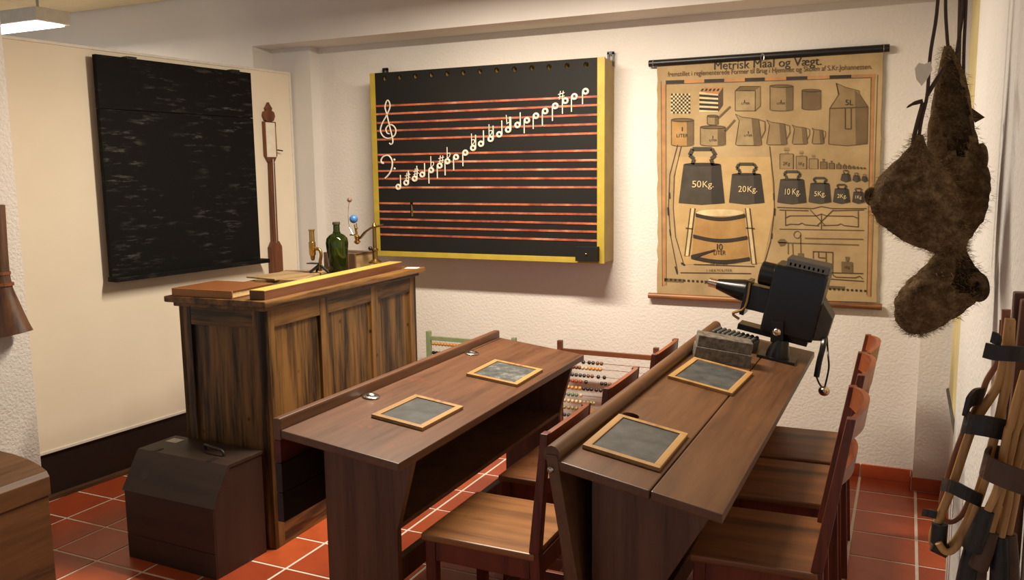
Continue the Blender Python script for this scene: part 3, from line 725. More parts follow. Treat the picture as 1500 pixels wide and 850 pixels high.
# borders
def topb(x): return 200+(160-200)*(x-105)/(1385-105)
bl = [105, 218, 340, 462, 588, 710, 840, 970, 1105, 1238, 1385]
for i in range(10):
    poly('scale_segment', [(bl[i], topb(bl[i])), (bl[i+1], topb(bl[i+1])), (bl[i+1], topb(bl[i+1])+22), (bl[i], topb(bl[i])+22)], 'ink_dark' if i % 2 == 0 else 'ink_orange')
poly('scale_border', [(80, 225), (102, 225), (104, 1450), (84, 1450)], 'ink_orange')
poly('scale_border', [(1362, 182), (1380, 182), (1352, 1520), (1336, 1520)], 'ink_orange')
lines('border_line', [[(76, 205), (84, 1455)], [(106, 222), (108, 1450)], [(1358, 184), (1332, 1510)], [(1398, 165), (1356, 1520)], [(108, 222), (1360, 182)]], 3, 'ink_line')
cells = []
for r_ in range(4):   # bottom scale: dashes
    pass
for k in range(46):
    x = 95+k*25; y = 688+(753-688)*(k/45)
    if 560 < x < 1000: continue
    cells.append([(x, y), (x+13, y), (x+13, y+11), (x, y+11)])
polys('scale_dashes', cells, 'ink_dark', 2, B_)
polys('scale_band', [[(90, 686), (200, 692), (200, 712), (90, 706)], [(315, 700), (420, 704), (420, 724), (315, 718)], [(1000, 728), (1112, 734), (1112, 752), (1000, 746)]], 'ink_tin_dark', 1, B_)
# checker board and striped cube
cells = []
for i in range(10):
    for j in range(10):
        if (i+j) % 2 == 0: cells.append([(137+i*11.7, 280+j*12.1), (137+(i+1)*11.7, 280+j*12.1), (137+(i+1)*11.7, 280+(j+1)*12.1), (137+i*11.7, 280+(j+1)*12.1)])
poly('checker_ground', [(137, 280), (254, 280), (254, 401), (137, 401)], 'ink_cream', 1); polys('checker_cells', cells, 'ink_dark', 2)
poly('striped_cube_face', [(310, 268), (425, 285), (425, 392), (310, 392)], 'ink_cream', 1)
poly('striped_cube_top', [(310, 268), (345, 242), (455, 242), (425, 285)], 'ink_orange', 1)
poly('striped_cube_side', [(425, 285), (455, 242), (455, 350), (425, 392)], 'ink_brown', 1)
polys('cube_stripes', [[(310, 284+k*27), (425, 292+k*26), (425, 306+k*26), (310, 298+k*27)] for k in range(4)]+[[(318+k*24, 264), (330+k*24, 264), (338+k*24, 250), (326+k*24, 250)] for k in range(5)], 'ink_dark', 2)
# tin vessels of the upper rows
def outline(pts, w=3, mat='ink_line', lay=3, conv=A_): lines('print_outline', [list(pts)+[pts[0]]], w, mat, lay, conv)
def cyl(name, x0, x1, y0, y1, ry_=8, mat='ink_tin', top='ink_tin_dark'):
    n = 12
    bot = [((x0+x1)/2+(x1-x0)/2*math.cos(math.pi*k/n), y1-ry_+ry_*math.sin(math.pi*k/n)) for k in range(n+1)]
    poly(name, [(x0, y0+ry_), (x1, y0+ry_)]+bot, mat, 1)
    lines('print_outline', [[(x0, y0+ry_)]+list(reversed(bot))+[(x1, y0+ry_)]], 3, 'ink_line', 4)
    lines('print_outline', [[((x0+x1)/2+(x1-x0)/2*math.cos(2*math.pi*k/20), y0+ry_+ry_*math.sin(2*math.pi*k/20)) for k in range(21)]], 3, 'ink_line', 5)
    poly(name+'_shade', [(x1-(x1-x0)*0.3, y0+ry_), (x1, y0+ry_), (x1, y1-ry_), (x1-(x1-x0)*0.3, y1-1)], 'ink_tin_dark', 2)
    poly(name+'_rim', [((x0+x1)/2+(x1-x0)/2*math.cos(2*math.pi*k/20), y0+ry_+ry_*math.sin(2*math.pi*k/20)) for k in range(20)], top, 3)
poly('cube_vessel', [(528, 262), (650, 262), (650, 385), (528, 385)], 'ink_tin_light'); poly('cube_vessel_top', [(528, 262), (560, 235), (682, 235), (650, 262)], 'ink_tin_dark'); poly('cube_vessel_side', [(650, 262), (682, 235), (682, 355), (650, 385)], 'ink_tin')
cyl('liter_cylinder', 740, 880, 225, 385); cyl('small_cylinder', 935, 1050, 253, 378, 7, 'ink_tin_dark'); cyl('wooden_liter', 138, 274, 430, 600, 10, 'ink_wood')
cyl('ladle_cup', 357, 425, 410, 470, 6, 'ink_tin_light'); cyl('saucepan', 315, 468, 475, 598, 9, 'ink_tin_light')
lines('ladle_handles', [[(425, 430), (500, 358)], [(466, 510), (528, 440)]], 12, 'ink_tin_dark')
def jug(x0, x1, y0, y1, s):
    w = x1-x0
    outline([(x0, y0), (x0+w*0.25, y0+18*s), (x1-w*0.12, y0+30*s), (x1, y1-6), (x1-w*0.1, y1), (x0+w*0.08, y1), (x0, y1-6), (x0+w*0.14, y0+40*s)])
    poly('jug_print', [(x0, y0), (x0+w*0.25, y0+18*s), (x1-w*0.12, y0+30*s), (x1, y1-6), (x1-w*0.1, y1), (x0+w*0.08, y1), (x0, y1-6), (x0+w*0.14, y0+40*s)], 'ink_tin_light' if s > 0.9 else 'ink_tin')
    poly('jug_shade', [(x1-w*0.38, y0+26*s), (x1-w*0.12, y0+30*s), (x1, y1-6), (x1-w*0.3, y1-2)], 'ink_tin_dark', 2)
    lines('jug_handle', [[(x1-w*0.1, y0+34*s), (x1+20*s, y0+45*s), (x1+22*s, y0+100*s), (x1-2, y1-45*s)]], 7*s, 'ink_tin_dark')
jug(530, 690, 405, 596, 1.0); jug(720, 845, 440, 592, 0.8); jug(876, 970, 470, 588, 0.6); jug(997, 1070, 490, 586, 0.45)
poly('can_print', [(1145, 215), (1200, 240), (1285, 262), (1288, 285), (1338, 360), (1334, 585), (1215, 598), (1098, 588), (1105, 370), (1160, 285)], 'ink_tin')
poly('can_shade', [(1260, 262), (1288, 285), (1338, 360), (1334, 585), (1265, 594)], 'ink_tin_dark', 2)
outline([(1145, 215), (1200, 240), (1285, 262), (1288, 285), (1338, 360), (1334, 585), (1215, 598), (1098, 588), (1105, 370), (1160, 285)])
outline([(528, 262), (650, 262), (650, 385), (528, 385)]); outline([(528, 262), (560, 235), (682, 235), (682, 355), (650, 385), (650, 262)])
lines('can_lines', [[(1105, 370), (1338, 362)], [(1200, 368), (1200, 495), (1236, 495), (1236, 368)], [(1145, 215), (1160, 285)]], 5, 'ink_brown', 3)
text('1', 1090, 1091, 150, 150, 3.5, 'ink_dark'); text('LITER', 1086, 1098, 153, 153, 3, 'ink_dark')
text('1', 1143.5, 1144.5, 150, 150, 3.5, 'ink_dark'); text('LITER', 1138, 1150, 153, 153, 3, 'ink_dark')
text('1', 998.5, 1000, 192, 192, 6, 'ink_dark'); text('LITER', 991, 1008, 201, 201, 5, 'ink_dark')
text('1', 1043.5, 1044.5, 203, 203, 4, 'ink_dark'); text('LITER', 1039, 1050, 207, 207, 3, 'ink_dark')
text('1', 1095.5, 1096.5, 196, 196, 4, 'ink_dark'); text('LITER', 1090, 1102, 200, 200, 3, 'ink_dark'); text('5', 1238, 1243, 154, 154, 8, 'ink_dark'); text('L', 1244.5, 1249, 154, 154, 8, 'ink_dark')
# brass weights row
for k, (x, w, h) in enumerate(((842, 82, 92), (932, 64, 78), (1006, 54, 62), (1068, 40, 44), (1117, 32, 36), (1160, 26, 28), (1196, 20, 22), (1226, 16, 18), (1252, 13, 15), (1276, 11, 12), (1298, 9, 9), (1318, 8, 8))):
    m_ = [[(x-w/2, 740), (x+w/2, 740), (x+w/2, 740-h), (x-w/2, 740-h)], [(x-w*0.12, 740-h), (x+w*0.12, 740-h), (x+w*0.12, 740-h*1.25), (x-w*0.12, 740-h*1.25)], [(x-w*0.22, 740-h*1.22), (x+w*0.22, 740-h*1.22), (x+w*0.16, 740-h*1.42), (x-w*0.16, 740-h*1.42)]]
    polys('brass_weight_print', m_, 'ink_tin_dark' if k > 2 else 'ink_tin', 2)
    polys('weight_edges', [seg((x-w/2, 740), (x-w/2, 740-h), 3), seg((x+w/2, 740), (x+w/2, 740-h), 4), seg((x-w/2, 740-h), (x+w/2, 740-h), 3)], 'ink_brown', 3)
text('2Kg', 1147, 1157, 242, 242, 5, 'ink_dark'); text('1Kg', 1170, 1178, 242, 242, 4.5, 'ink_dark')
# big barrel outline behind the iron weights
poly('hectolitre_ground', [(160, 0), (690, 0), (712, 300), (650, 600), (190, 610), (140, 300)], 'ink_ground', 1, B_)
lines('hectolitre_outline', [[(165, -70), (120, 100), (112, 290), (125, 450), (165, 655)], [(185, -60), (145, 110), (140, 290), (152, 450), (200, 610)], [(685, -60), (708, 150), (712, 300), (690, 480), (650, 620)], [(255, 608), (600, 620)], [(180, 655), (580, 660)]], 5, 'ink_brown', 2, B_)
polys('hoop_marks', [seg((118, 200), (120, 235), 7), seg((110, 285), (113, 330), 10), seg((120, 410), (124, 445), 7), seg((708, 205), (709, 245), 7), seg((713, 290), (711, 330), 10), seg((698, 430), (696, 462), 7), seg((150, 620), (162, 662), 7), seg((185, 600), (205, 612), 10)], 'ink_dark', 3, B_)
def iron(x0, x1, xt0, xt1, y0, y1, hr):
    poly('iron_weight_print', [(xt0, y0), (xt1, y0), (x1, y1-8), ((x0+x1)/2, y1+3), (x0, y1-8)], 'ink_iron', 3, B_)
    poly('iron_weight_shade', [(xt1-(xt1-xt0)*0.25, y0), (xt1, y0), (x1, y1-8), (x1-(x1-x0)*0.28, y1-2)], 'ink_dark', 4, B_)
    poly('iron_weight_rim', [((xt0+xt1)/2+(xt1-xt0)/2*math.cos(k*math.pi/8), y0+(xt1-xt0)*0.045*math.sin(k*math.pi/8)) for k in range(16)], 'ink_dark', 4, B_)
    c = (xt0+xt1)/2; w = (xt1-xt0)
    lines('iron_handle', [[(c-w*0.26, y0), (c-w*0.22, y0-hr*0.35), (c-w*0.34, y0-hr*0.6), (c-w*0.26, y0-hr), (c+w*0.26, y0-hr), (c+w*0.36, y0-hr*0.6), (c+w*0.24, y0-hr*0.35), (c+w*0.28, y0)]], w*0.1, 'ink_iron', 4, B_)
iron(170, 430, 198, 408, 42, 268, 88); iron(455, 655, 472, 635, 98, 266, 58); iron(728, 892, 745, 878, 128, 264, 46); iron(905, 1032, 916, 1022, 150, 262, 32)
iron(1043, 1140, 1054, 1130, 180, 262, 24); iron(1152, 1222, 1160, 1214, 198, 262, 20); iron(1086, 1144, 1094, 1138, 96, 140, 20); iron(1153, 1198, 1160, 1192, 105, 140, 14); iron(1204, 1240, 1210, 1234, 110, 140, 12)
def btext(s, x0, x1, y, h, mat='ink_cream', lay=6):
    p = B_(x0, y); q = B_(x1, y); text(s, p[0], q[0], p[1], q[1], h/3.864, mat, lay)
btext('5', 246, 270, 172, 38); btext('0', 274, 298, 172, 38); btext('Kg.', 306, 368, 172, 36); btext('2', 508, 528, 198, 34); btext('0', 532, 552, 198, 34); btext('Kg.', 560, 615, 198, 32); btext('10 Kg.', 772, 858, 213, 34); btext('5Kg.', 938, 1002, 222, 28); btext('2Kg.', 1068, 1122, 232, 22); btext('1Kg', 1170, 1206, 236, 18)
# ten litre tub
poly('tub_print', [(270, 305), (540, 312), (570, 580), (500, 598), (405, 604), (310, 596), (242, 572)], 'ink_wood', 2, B_)
poly('tub_mouth', [(405+136*math.cos(k*math.pi/8), 316+20*math.sin(k*math.pi/8)) for k in range(16)], 'ink_cream', 3, B_)
for (a0, a1, y0, y1) in ((266, 546, 318, 322), (252, 558, 438, 446), (240, 572, 556, 566)):
    n = 10; up = [(a0+(a1-a0)*k/n, y0+(y1-y0)*k/n+22*math.sin(math.pi*k/n)) for k in range(n+1)]
    polys('tub_hoop', [[up[k], up[k+1], (up[k+1][0], up[k+1][1]+19), (up[k][0], up[k][1]+19)] for k in range(n)], 'ink_dark', 5, B_)
polys('tub_stave', [[(238, 290), (262, 290), (228, 560), (205, 560)], [(548, 290), (572, 290), (608, 605), (584, 605)]], 'ink_cream', 3, B_)
lines('tub_stave_edges', [[(238, 290), (205, 560)], [(262, 290), (228, 560)], [(548, 290), (584, 605)], [(572, 290), (608, 605)], [(210, 402), (250, 408)], [(550, 402), (600, 405)]], 6, 'ink_brown', 4, B_)
btext('1', 386, 392, 525, 34, 'ink_dark', 5); btext('0', 398, 418, 525, 34, 'ink_dark', 5); btext('LITER', 368, 436, 553, 24, 'ink_dark', 5); btext('10 LITER', 352, 448, 610, 11, 'ink_dark', 4); btext('1 HEKTOLITER', 328, 472, 648, 13, 'ink_dark', 4)
poly('tear', [(240, 556), (380, 522), (375, 530), (300, 556), (262, 580)], 'ink_dark', 6, B_)
# balances
lines('balance_print', [[(727, 285), (930, 292), (978, 280), (1040, 292), (1235, 292)], [(740, 300), (905, 304)], [(1045, 304), (1220, 300)], [(775, 305), (775, 388)], [(1187, 305), (1187, 396)], [(775, 345), (800, 333), (950, 333), (978, 322), (1005, 333), (1160, 336), (1190, 350)], [(775, 388), (800, 380), (850, 382), (868, 374), (886, 384), (965, 390)], [(985, 388), (1070, 386), (1088, 378), (1106, 388), (1187, 396)], [(915, 300), (1000, 388)], [(1045, 300), (955, 388)], [(978, 322), (978, 408)]], 5, 'ink_brown', 2, B_)
lines('balance_ground', [[(740, 408), (1220, 416)]], 4, 'ink_line', 2, B_)
lines('steelyard_print', [[(735, 485), (1190, 498)], [(885, 460), (1215, 466)], [(790, 485), (790, 550)], [(815, 490), (818, 560)], [(860, 440), (862, 545)]], 6, 'ink_tin_dark', 2, B_)
polys('steelyard_weight', [[(730, 478), (745, 465), (770, 465), (785, 480), (770, 500), (745, 505)], [(845, 545), (878, 545), (880, 575), (843, 575)]], 'ink_tin_dark', 2, B_)
lines('steelyard_ring', [[(842+20*math.cos(k*math.pi/6), 440+20*math.sin(k*math.pi/6)) for k in range(13)]], 5, 'ink_tin_dark', 2, B_)
lines('platform_scale', [[(930, 535), (1045, 540)], [(932, 535), (932, 575)], [(1005, 540), (1005, 680)], [(1043, 540), (1042, 665)], [(962, 540), (962, 570), (1000, 572)], [(1020, 655), (1215, 660)], [(1042, 668), (1060, 680), (1170, 684), (1195, 675), (1212, 690)], [(1018, 690), (1218, 704)]], 5, 'ink_brown', 2, B_)
polys('scale_weight', [[(1092, 655), (1155, 657), (1155, 595), (1092, 592)], [(1118, 592), (1130, 592), (1138, 565), (1112, 565)]], 'ink_tin_dark', 3, B_)
btext('1Kg', 1110, 1138, 632, 14, 'ink_dark', 4)

# ------------------------------------------------------------------ pupils' desks
planks = []
def pupil_desk(name, label, loc, rz, L, w, zl, zlow, kind):
    t = thing(name, label, 'desk', loc, rz)
    zt0 = zl-0.035       # top surface at the ledge
    sl = (zlow-zt0)/(w-0.03)
    def top(x): return zt0+sl*(x-0.03)
    th = 0.026
    topm = 'desk_brown' if kind == 1 else 'desk_brown2'
    cuts = [0.03, w] if kind == 1 else [0.03, 0.285, w]
    for i in range(len(cuts)-1):
        a, c = cuts[i]+(0.002 if i else 0), cuts[i+1]-(0.002 if i < len(cuts)-2 else 0)
        m_ = MB(); m_.hexa([(a, 0, top(a)-th), (c, 0, top(c)-th), (c, L, top(c)-th), (a, L, top(a)-th)], [(a, 0, top(a)), (c, 0, top(c)), (c, L, top(c)), (a, L, top(a))])
        planks.append(m_.build('top_plank', topm, t, bevel=0.004))
    if kind == 1:
        MB().box(0.0, 0.028, 0, L, zl-0.07, zl).build('ledge', topm, t, bevel=0.006)
        # pen groove strip
        MB().box(0.030, 0.040, 1.235, L-0.02, top(0.04)-0.004, top(0.04)+0.004).build('pen_strip', topm, t, bevel=0.002)
        for k, (za, zb, mt) in enumerate(((0.66, zl-0.07, 'desk_red'), (0.565, 0.658, 'desk_black'), (0.47, 0.563, 'desk_black'))):
            MB().box(0.002, 0.026, 0.0, L, za, zb).build('front_plank', mt, t, bevel=0.002)
        xa, xb, nar, zk0 = 0.11, w-0.012, 0.37, 0.46
    else:
        MB().tube([(0.016, 0, zl-0.02), (0.016, L, zl-0.02)], 0.024, 12).build('ledge', topm, t, smooth=True)
        xa, xb, nar, zk0 = 0.093, w-0.03, 0.255, 0.36
        m_ = MB(); m_.hexa([(0.065, 0.03, 0.14), (0.088, 0.03, 0.14), (0.088, L-0.03, 0.14), (0.065, L-0.03, 0.14)], [(0.004, 0.03, zl-0.03), (0.03, 0.03, zl-0.03), (0.03, L-0.03, zl-0.03), (0.004, L-0.03, zl-0.03)])
        m_.build('front_board', 'desk_dark', t, bevel=0.002)
        m_ = MB(); m_.hexa([(0.115, -0.005, 0.12), (0.15, -0.005, 0.12), (0.15, 0.03, 0.12), (0.115, 0.03, 0.12)], [(0.0, -0.005, zl-0.02), (0.032, -0.005, zl-0.02), (0.032, 0.03, zl-0.02), (0.0, 0.03, zl-0.02)])
        m_.build('brace', 'desk_brown2', t, bevel=0.003)
        MB().ball((0.016, -0.006, zl-0.06), 0.010, 8, 6).build('bolt', 'steel', t, smooth=True)
    # end panels: wide under the top, narrow below
    for ye in (0.10, L-0.125):
        pts = [(xa, 0.0), (nar, 0.0), (nar, zk0), (xb, top(xb)-th+0.002), (xa, top(xa)-th+0.002)]
        MB().prism([(x, ye, z) for x, z in pts], (0, 0.025, 0)).build('end_panel', 'desk_dark', t, bevel=0.002)
        MB().box(xa-0.04, nar+0.06, ye-0.015, ye+0.04, 0, 0.045).build('foot', 'desk_dark', t, bevel=0.004)
    # shelf and stretcher
    MB().box(xa, nar, 0.125, L-0.125, zk0, zk0+0.015).build('book_shelf', 'desk_dark', t)
    MB().box(xa, xa+0.018, 0.12, L-0.12, zk0, top(xa)-th-0.002).build('back_board', 'desk_dark', t)
    MB().box(xa+0.1, xa+0.13, 0.125, L-0.125, 0.17, 0.25).build('stretcher', 'desk_dark', t, bevel=0.003)
    return t, top
D1 = (-1.723, 1.967, 0); D2 = (-0.840, 2.011, 0)
d1, top1 = pupil_desk('school_desk', 'reddish-brown school desk with two metal inkwells beside the teacher\'s desk', D1, 0.005, 1.56, 0.446, 0.80, 0.716, 1)
d2, top2 = pupil_desk('school_desk', 'long brown two-plank school desk carrying the black projector', D2, -0.010, 2.04, 0.467, 0.81, 0.699, 2)
def on_top(X, Y, D, topf):   # pixel -> point on sloping desk top
    z = 0.76
    for _ in range(12):
        P = onz(X, Y, z); rz = 0.005 if D is D1 else -0.010
        z = topf((P.x-D[0])*math.cos(rz)+(P.y-D[1])*math.sin(rz))
    return P
def clear(P, D, topf, xmin):   # slide a point along the top until it clears the ledge
    rz = 0.005 if D is D1 else -0.010
    lx = (P.x-D[0])*math.cos(rz)+(P.y-D[1])*math.sin(rz)
    if lx < xmin: P = Vector((P.x+xmin-lx, P.y, topf(xmin)))
    return P
def slope_rot(topf, rz): return (0, -math.atan(topf(1)-topf(0)), rz)
# inkwells
for (X, Y, lb) in ((531, 579, 'round metal inkwell at the near end of the ledge'), (684, 517, 'round metal inkwell at the far end of the ledge')):
    P = clear(on_top(X, Y, D1, top1), D1, top1, 0.062)
    t = thing('inkwell', lb, 'inkwell', P+Vector((0, 0, 0.002))); t.rotation_euler = slope_rot(top1, 0)
    MB().lathe([(0.030, -0.002), (0.031, 0.003), (0.027, 0.006), (0.018, 0.006), (0.017, 0.004)], 20).build('rim', 'steel', t, smooth=True)
    MB().lathe([(0.017, 0.004), (0.015, 0.010), (0.008, 0.014), (0.003, 0.014)], 16).build('cap', 'steel', t, smooth=True)
P = on_top(924, 609, D2, top2)
lx, ly_ = P.x-D2[0]-0.010*(P.y-D2[1]), P.y-D2[1]+0.010*(P.x-D2[0])
cut(planks[1], [lambda m: m.tube([(lx, ly_, top2(lx)+0.05), (lx, ly_, top2(lx)-0.06)], 0.027, 24)])
# slates
def slate(label, corners, D, topf, mat):
    P = [on_top(X, Y, D, topf) for X, Y in corners]     # near-left, far-left, far-right, near-right
    c = sum(P, Vector())/4; c = c+max((clear(p, D, topf, 0.050)-p for p in P[:2]), key=lambda v_: v_.x)
    ex = ((P[3]-P[0])+(P[2]-P[1]))/2; ey = ((P[1]-P[0])+(P[2]-P[3]))/2
    w, h = ex.length/2, ey.length/2; rz = math.atan2(ey.y, ey.x)-math.pi/2
    t = thing('writing_slate', label, 'slate', c); t.rotation_euler = slope_rot(topf, 0); t.rotation_euler.rotate_axis('Z', rz)
    f = 0.021
    for (a, b2_, c2, d2_) in ((-w, w, -h, -h+f), (-w, w, h-f, h), (-w, -w+f, -h+f, h-f), (w-f, w, -h+f, h-f)):
        MB().box(a, b2_, c2, d2_, 0, 0.012).build('frame_strip', 'slate_frame', t, bevel=0.002)
    MB().box(-w+f-0.003, w-f+0.003, -h+f-0.003, h-f+0.003, 0.002, 0.008).build('slate_plate', mat, t)
    return t
slate('writing slate with a clean grey plate in front of the near inkwell', [(546, 611), (608, 582), (679, 600), (616, 633)], D1, top1, 'slate_grey')
slate('writing slate with a chalk-smeared plate near the far inkwell', [(685, 550), (725, 530), (795, 545), (755, 569)], D1, top1, 'slate_worn')
slate('large writing slate beside the empty inkwell hole', [(842, 657), (900, 611.5), (1001, 636), (962, 688)], D2, top2, 'slate_grey')
slate('writing slate lying beside the grey block', [(962, 549), (1003, 526), (1088, 543), (1058, 579)], D2, top2, 'slate_grey')
# grey stepped block
Pa, Pb = on_top(1006, 524, D2, top2), on_top(1098, 541, D2, top2)
Pa = clear(Pa, D2, top2, 0.068); Pc = (Pa+Pb)/2
t = thing('grey_block', 'mottled grey stepped block on the long desk', 'block', Pc)
ax = (Pb-Pa); Lb = ax.length; t.rotation_euler = slope_rot(top2, 0); t.rotation_euler.rotate_axis('Z', math.atan2(ax.y, ax.x))
MB().box(-Lb/2, Lb/2, 0, 0.10, 0, 0.055).build('lower_step', 'block_grey', t, bevel=0.002)
MB().box(-Lb/2+0.003, Lb/2-0.003, 0.008, 0.10, 0.055, 0.102).build('upper_step', 'block_grey', t, bevel=0.003)
# tray of metal knobs behind it
P = clear(on_top(1060, 503, D2, top2), D2, top2, 0.145)
t = thing('knob_tray', 'small tray of ridged metal pieces behind the grey block', 'tray', P); t.rotation_euler = slope_rot(top2, 0); t.rotation_euler.rotate_axis('Z', -0.1)
MB().box(-0.09, 0.10, -0.06, 0.06, 0, 0.045).build('tray', 'projector_grey', t, bevel=0.002)
m_ = MB()
for i in range(9):
    for j in range(5): m_.ball((-0.08+i*0.021, -0.048+j*0.024, 0.05), 0.010, 8, 5)
o = m_.build('metal_knobs', 'projector_grey', t, smooth=True); o['kind'] = 'stuff'

# ------------------------------------------------------------------ projector
S0 = on_top(1138, 526, D2, top2)
pj = thing('projector', 'black slide projector tilted up on a stand on the long desk', 'projector', S0)
YP = S0.y
def q(X, Y, dy=0):
    P = ony(X, Y, YP+dy); return Vector((P.x-S0.x, dy, P.z-S0.z))
SLP = Matrix.Rotation(-math.atan(top2(1)-top2(0)), 4, 'Y')
MB().box(-0.08, 0.08, -0.055, 0.06, -0.0005, 0.012, SLP).build('base_plate', 'projector_black', pj, bevel=0.002)
zb = q(1138, 500).z
MB().lathe([(0.050, 0.011), (0.049, 0.026), (0.040, 0.06), (0.032, zb+0.01)], 20, SLP).build('pedestal', 'projector_black', pj, smooth=True)
zc = q(1140, 470).z
MB().box(-0.026, 0.026, -0.03, 0.03, zb, zc).build('clamp', 'projector_black', pj, bevel=0.004)
MB().ball((0.0, -0.034, (zb+zc)/2), 0.018, 10, 8, (1, 0.6, 1)).build('clamp_screw', 'chrome', pj, smooth=True)
# tilted body frame: origin at body bottom centre
tilt = math.radians(11.5)
c0 = q(1150, 494)
R_ = Matrix.Translation(c0+Vector((0, 0.10, 0))) @ Matrix.Rotation(tilt, 4, 'Y')
bw = (q(1207, 405)-q(1128, 388)).length; bh = (q(1128, 388)-q(1114, 487)).length
x0_, x1_ = -bw*0.5, bw*0.5
MB().box(x0_, x1_, -0.10, 0.10, 0.0, bh, R_).build('body', 'projector_black', pj, bevel=0.012)
o = MB().box(x0_+0.04, x1_-0.004, -0.075, 0.075, bh-0.004, bh+0.035, R_).build('vent_cap', 'projector_grey', pj, bevel=0.004)
cut(o, [lambda m, xx=x0_+0.055+k*(bw-0.07)/8, a=a: m.box(xx, xx+0.008, a, a+0.05, bh+0.005, bh+0.018, R_) for k in range(8) for a in (-0.09, 0.04)])
MB().add([R_ @ Vector(p) for p in ((x1_-0.002, -0.08, 0.01), (x1_+0.05, -0.07, 0.02), (x1_+0.055, -0.07, 0.12), (x1_-0.002, -0.08, bh*0.62), (x1_-0.002, 0.08, 0.01), (x1_+0.05, 0.07, 0.02), (x1_+0.055, 0.07, 0.12), (x1_-0.002, 0.08, bh*0.62))],
         [(0, 1, 2, 3), (7, 6, 5, 4), (0, 4, 5, 1), (1, 5, 6, 2), (2, 6, 7, 3), (3, 7, 4, 0)]).build('lamp_house', 'projector_grey', pj, bevel=0.004)
MB().box(x0_-0.10, x1_-0.02, -0.05, 0.05, -0.03, -0.004, R_).build('carriage', 'projector_black', pj, bevel=0.003)
def along(x, y, z): return R_ @ Vector((x, y, z))
zl_ = bh*0.46
MB().box(x0_-0.085, x0_+0.01, -0.045, 0.045, zl_-0.07, zl_+0.04, R_).build('bellows_box', 'projector_black', pj, bevel=0.004)
MB().box(x0_-0.105, x0_-0.085, -0.055, 0.055, zl_-0.10, zl_+0.055, R_).build('lens_frame', 'projector_black', pj, bevel=0.003)
MB().tube([along(x0_-0.10, 0, zl_), along(x0_-0.12, 0, zl_), along(x0_-0.235, 0, zl_)], [0.052, 0.050, 0.024], 20).build('lens_cone', 'projector_black', pj, smooth=True)
MB().tube([along(x0_-0.234, 0, zl_), along(x0_-0.272, 0, zl_)], [0.0225, 0.0215], 18).build('lens_tip', 'chrome', pj, smooth=True)
MB().tube([along(x0_+0.01, -0.03, bh*0.80), along(x0_-0.055, -0.03, bh*0.80), along(x0_-0.06, -0.03, bh*0.80)], [0.052, 0.052, 0.046], 20).build('upper_lens', 'projector_black', pj, smooth=True)
m_ = MB(); m_.tube(smoothpts([along(x0_-0.09, -0.056, zl_+0.05), along(x0_-0.085, -0.06, zl_-0.06), along(x0_-0.13, -0.06, zl_-0.10), along(x0_-0.10, -0.05, zl_-0.12)]), 0.006, 8)
m_.build('focus_lever', 'brass_old', pj, smooth=True)
pe = q(1207, 500, 0.02)
MB().tube(smoothpts([along(x1_+0.02, 0, 0.03), pe, q(1200, 530), q(1196, 552)]), 0.012, 8).build('switch_grip', 'projector_black', pj, smooth=True)
MB().tube(smoothpts([q(1196, 552), q(1200, 562), q(1206, 570)]), 0.004, 8).build('cable', 'black_metal', pj, smooth=True)
MB().tube(smoothpts([along(x1_+0.04, 0.0, 0.05), q(1213, 520), q(1214, 540), q(1208, 568)]), 0.004, 8).build('cable', 'black_metal', pj, smooth=True)
MB().ball(q(1207, 573), 0.024, 12, 9, (1, 1, 0.9)).build('socket', 'chrome', pj, smooth=True)

# ------------------------------------------------------------------ chairs
def make_chair(label, loc, h, mats, group, w=0.39, d=0.36, lean=0.075, rz=0.0, zs=0.45, bowx=0.035):
    wz, wy, ws = mats
    t = thing('school_chair', label, 'chair', loc, rz, group)
    # local: x 0 (front) .. d (back), y 0..w
    MB().box(-0.012, d+0.01, -0.006, w+0.006, zs-0.022, zs).build('seat', ws, t, bevel=0.006)
    for yy in (0.0, w-0.034):
        MB().box(0.0, 0.034, yy, yy+0.034, 0, zs-0.02).build('front_leg', wz, t, bevel=0.003)
        m_ = MB(); xb = d-0.01
        def ring(x, z, tx=0.032): return [(x, yy, z), (x+tx, yy, z), (x+tx, yy+0.032, z), (x, yy+0.032, z)]
        r0, r1, r2 = ring(xb+0.02, 0), ring(xb, zs), ring(xb+lean, h, 0.022)
        m_.hexa(r0, r1); m_.hexa(r1, r2)
        m_.build('back_post', wz, t, bevel=0.002)
    for (xa, xb_, ya, yb) in ((0.034, d-0.01, 0.004, 0.022), (0.034, d-0.01, w-0.022, w-0.004), (0.006, 0.024, 0.034, w-0.034), (d-0.004, d+0.014, 0.034, w-0.034)):
        MB().box(xa, xb_, ya, yb, zs-0.085, zs-0.022).build('apron', wz, t, bevel=0.002)
    for yy in (0.008, w-0.026): MB().box(0.03, d, yy, yy+0.018, 0.17, 0.20).build('stretcher', wz, t, bevel=0.002)
    MB().box(d*0.45, d*0.45+0.02, 0.02, w-0.02, 0.172, 0.198).build('stretcher', wz, t, bevel=0.002)
    for nm, z0_, z1_ in (('top_rail', h-0.060, h-0.002), ('back_slat', h-0.19, h-0.145)):
        vs = []; n = 10
        for k in range(n+1):
            y = 0.016+(w-0.032)*k/n; bow = bowx*(1-((2*k/n)-1)**2)
            for z in (z0_, z1_):
                x = d-0.01+lean*(z-zs)/(h-zs)+0.006+bow
                zz = z-(0.0 if z == z0_ else 0.012*(1-((2*k/n)-1)**2)*-1)
                vs += [(x, y, zz), (x+0.016, y, zz)]
        fs = []
        for k in range(n):
            a = k*4; b4 = a+4
            fs += [(a, a+2, b4+2, b4), (a+1, b4+1, b4+3, a+3), (a, b4, b4+1, a+1), (a+2, a+3, b4+3, b4+2)]
        fs += [(0, 1, 3, 2), (n*4, n*4+2, n*4+3, n*4+1)]
        MB().add(vs, fs).build(nm, wy, t, smooth=True)
    return t
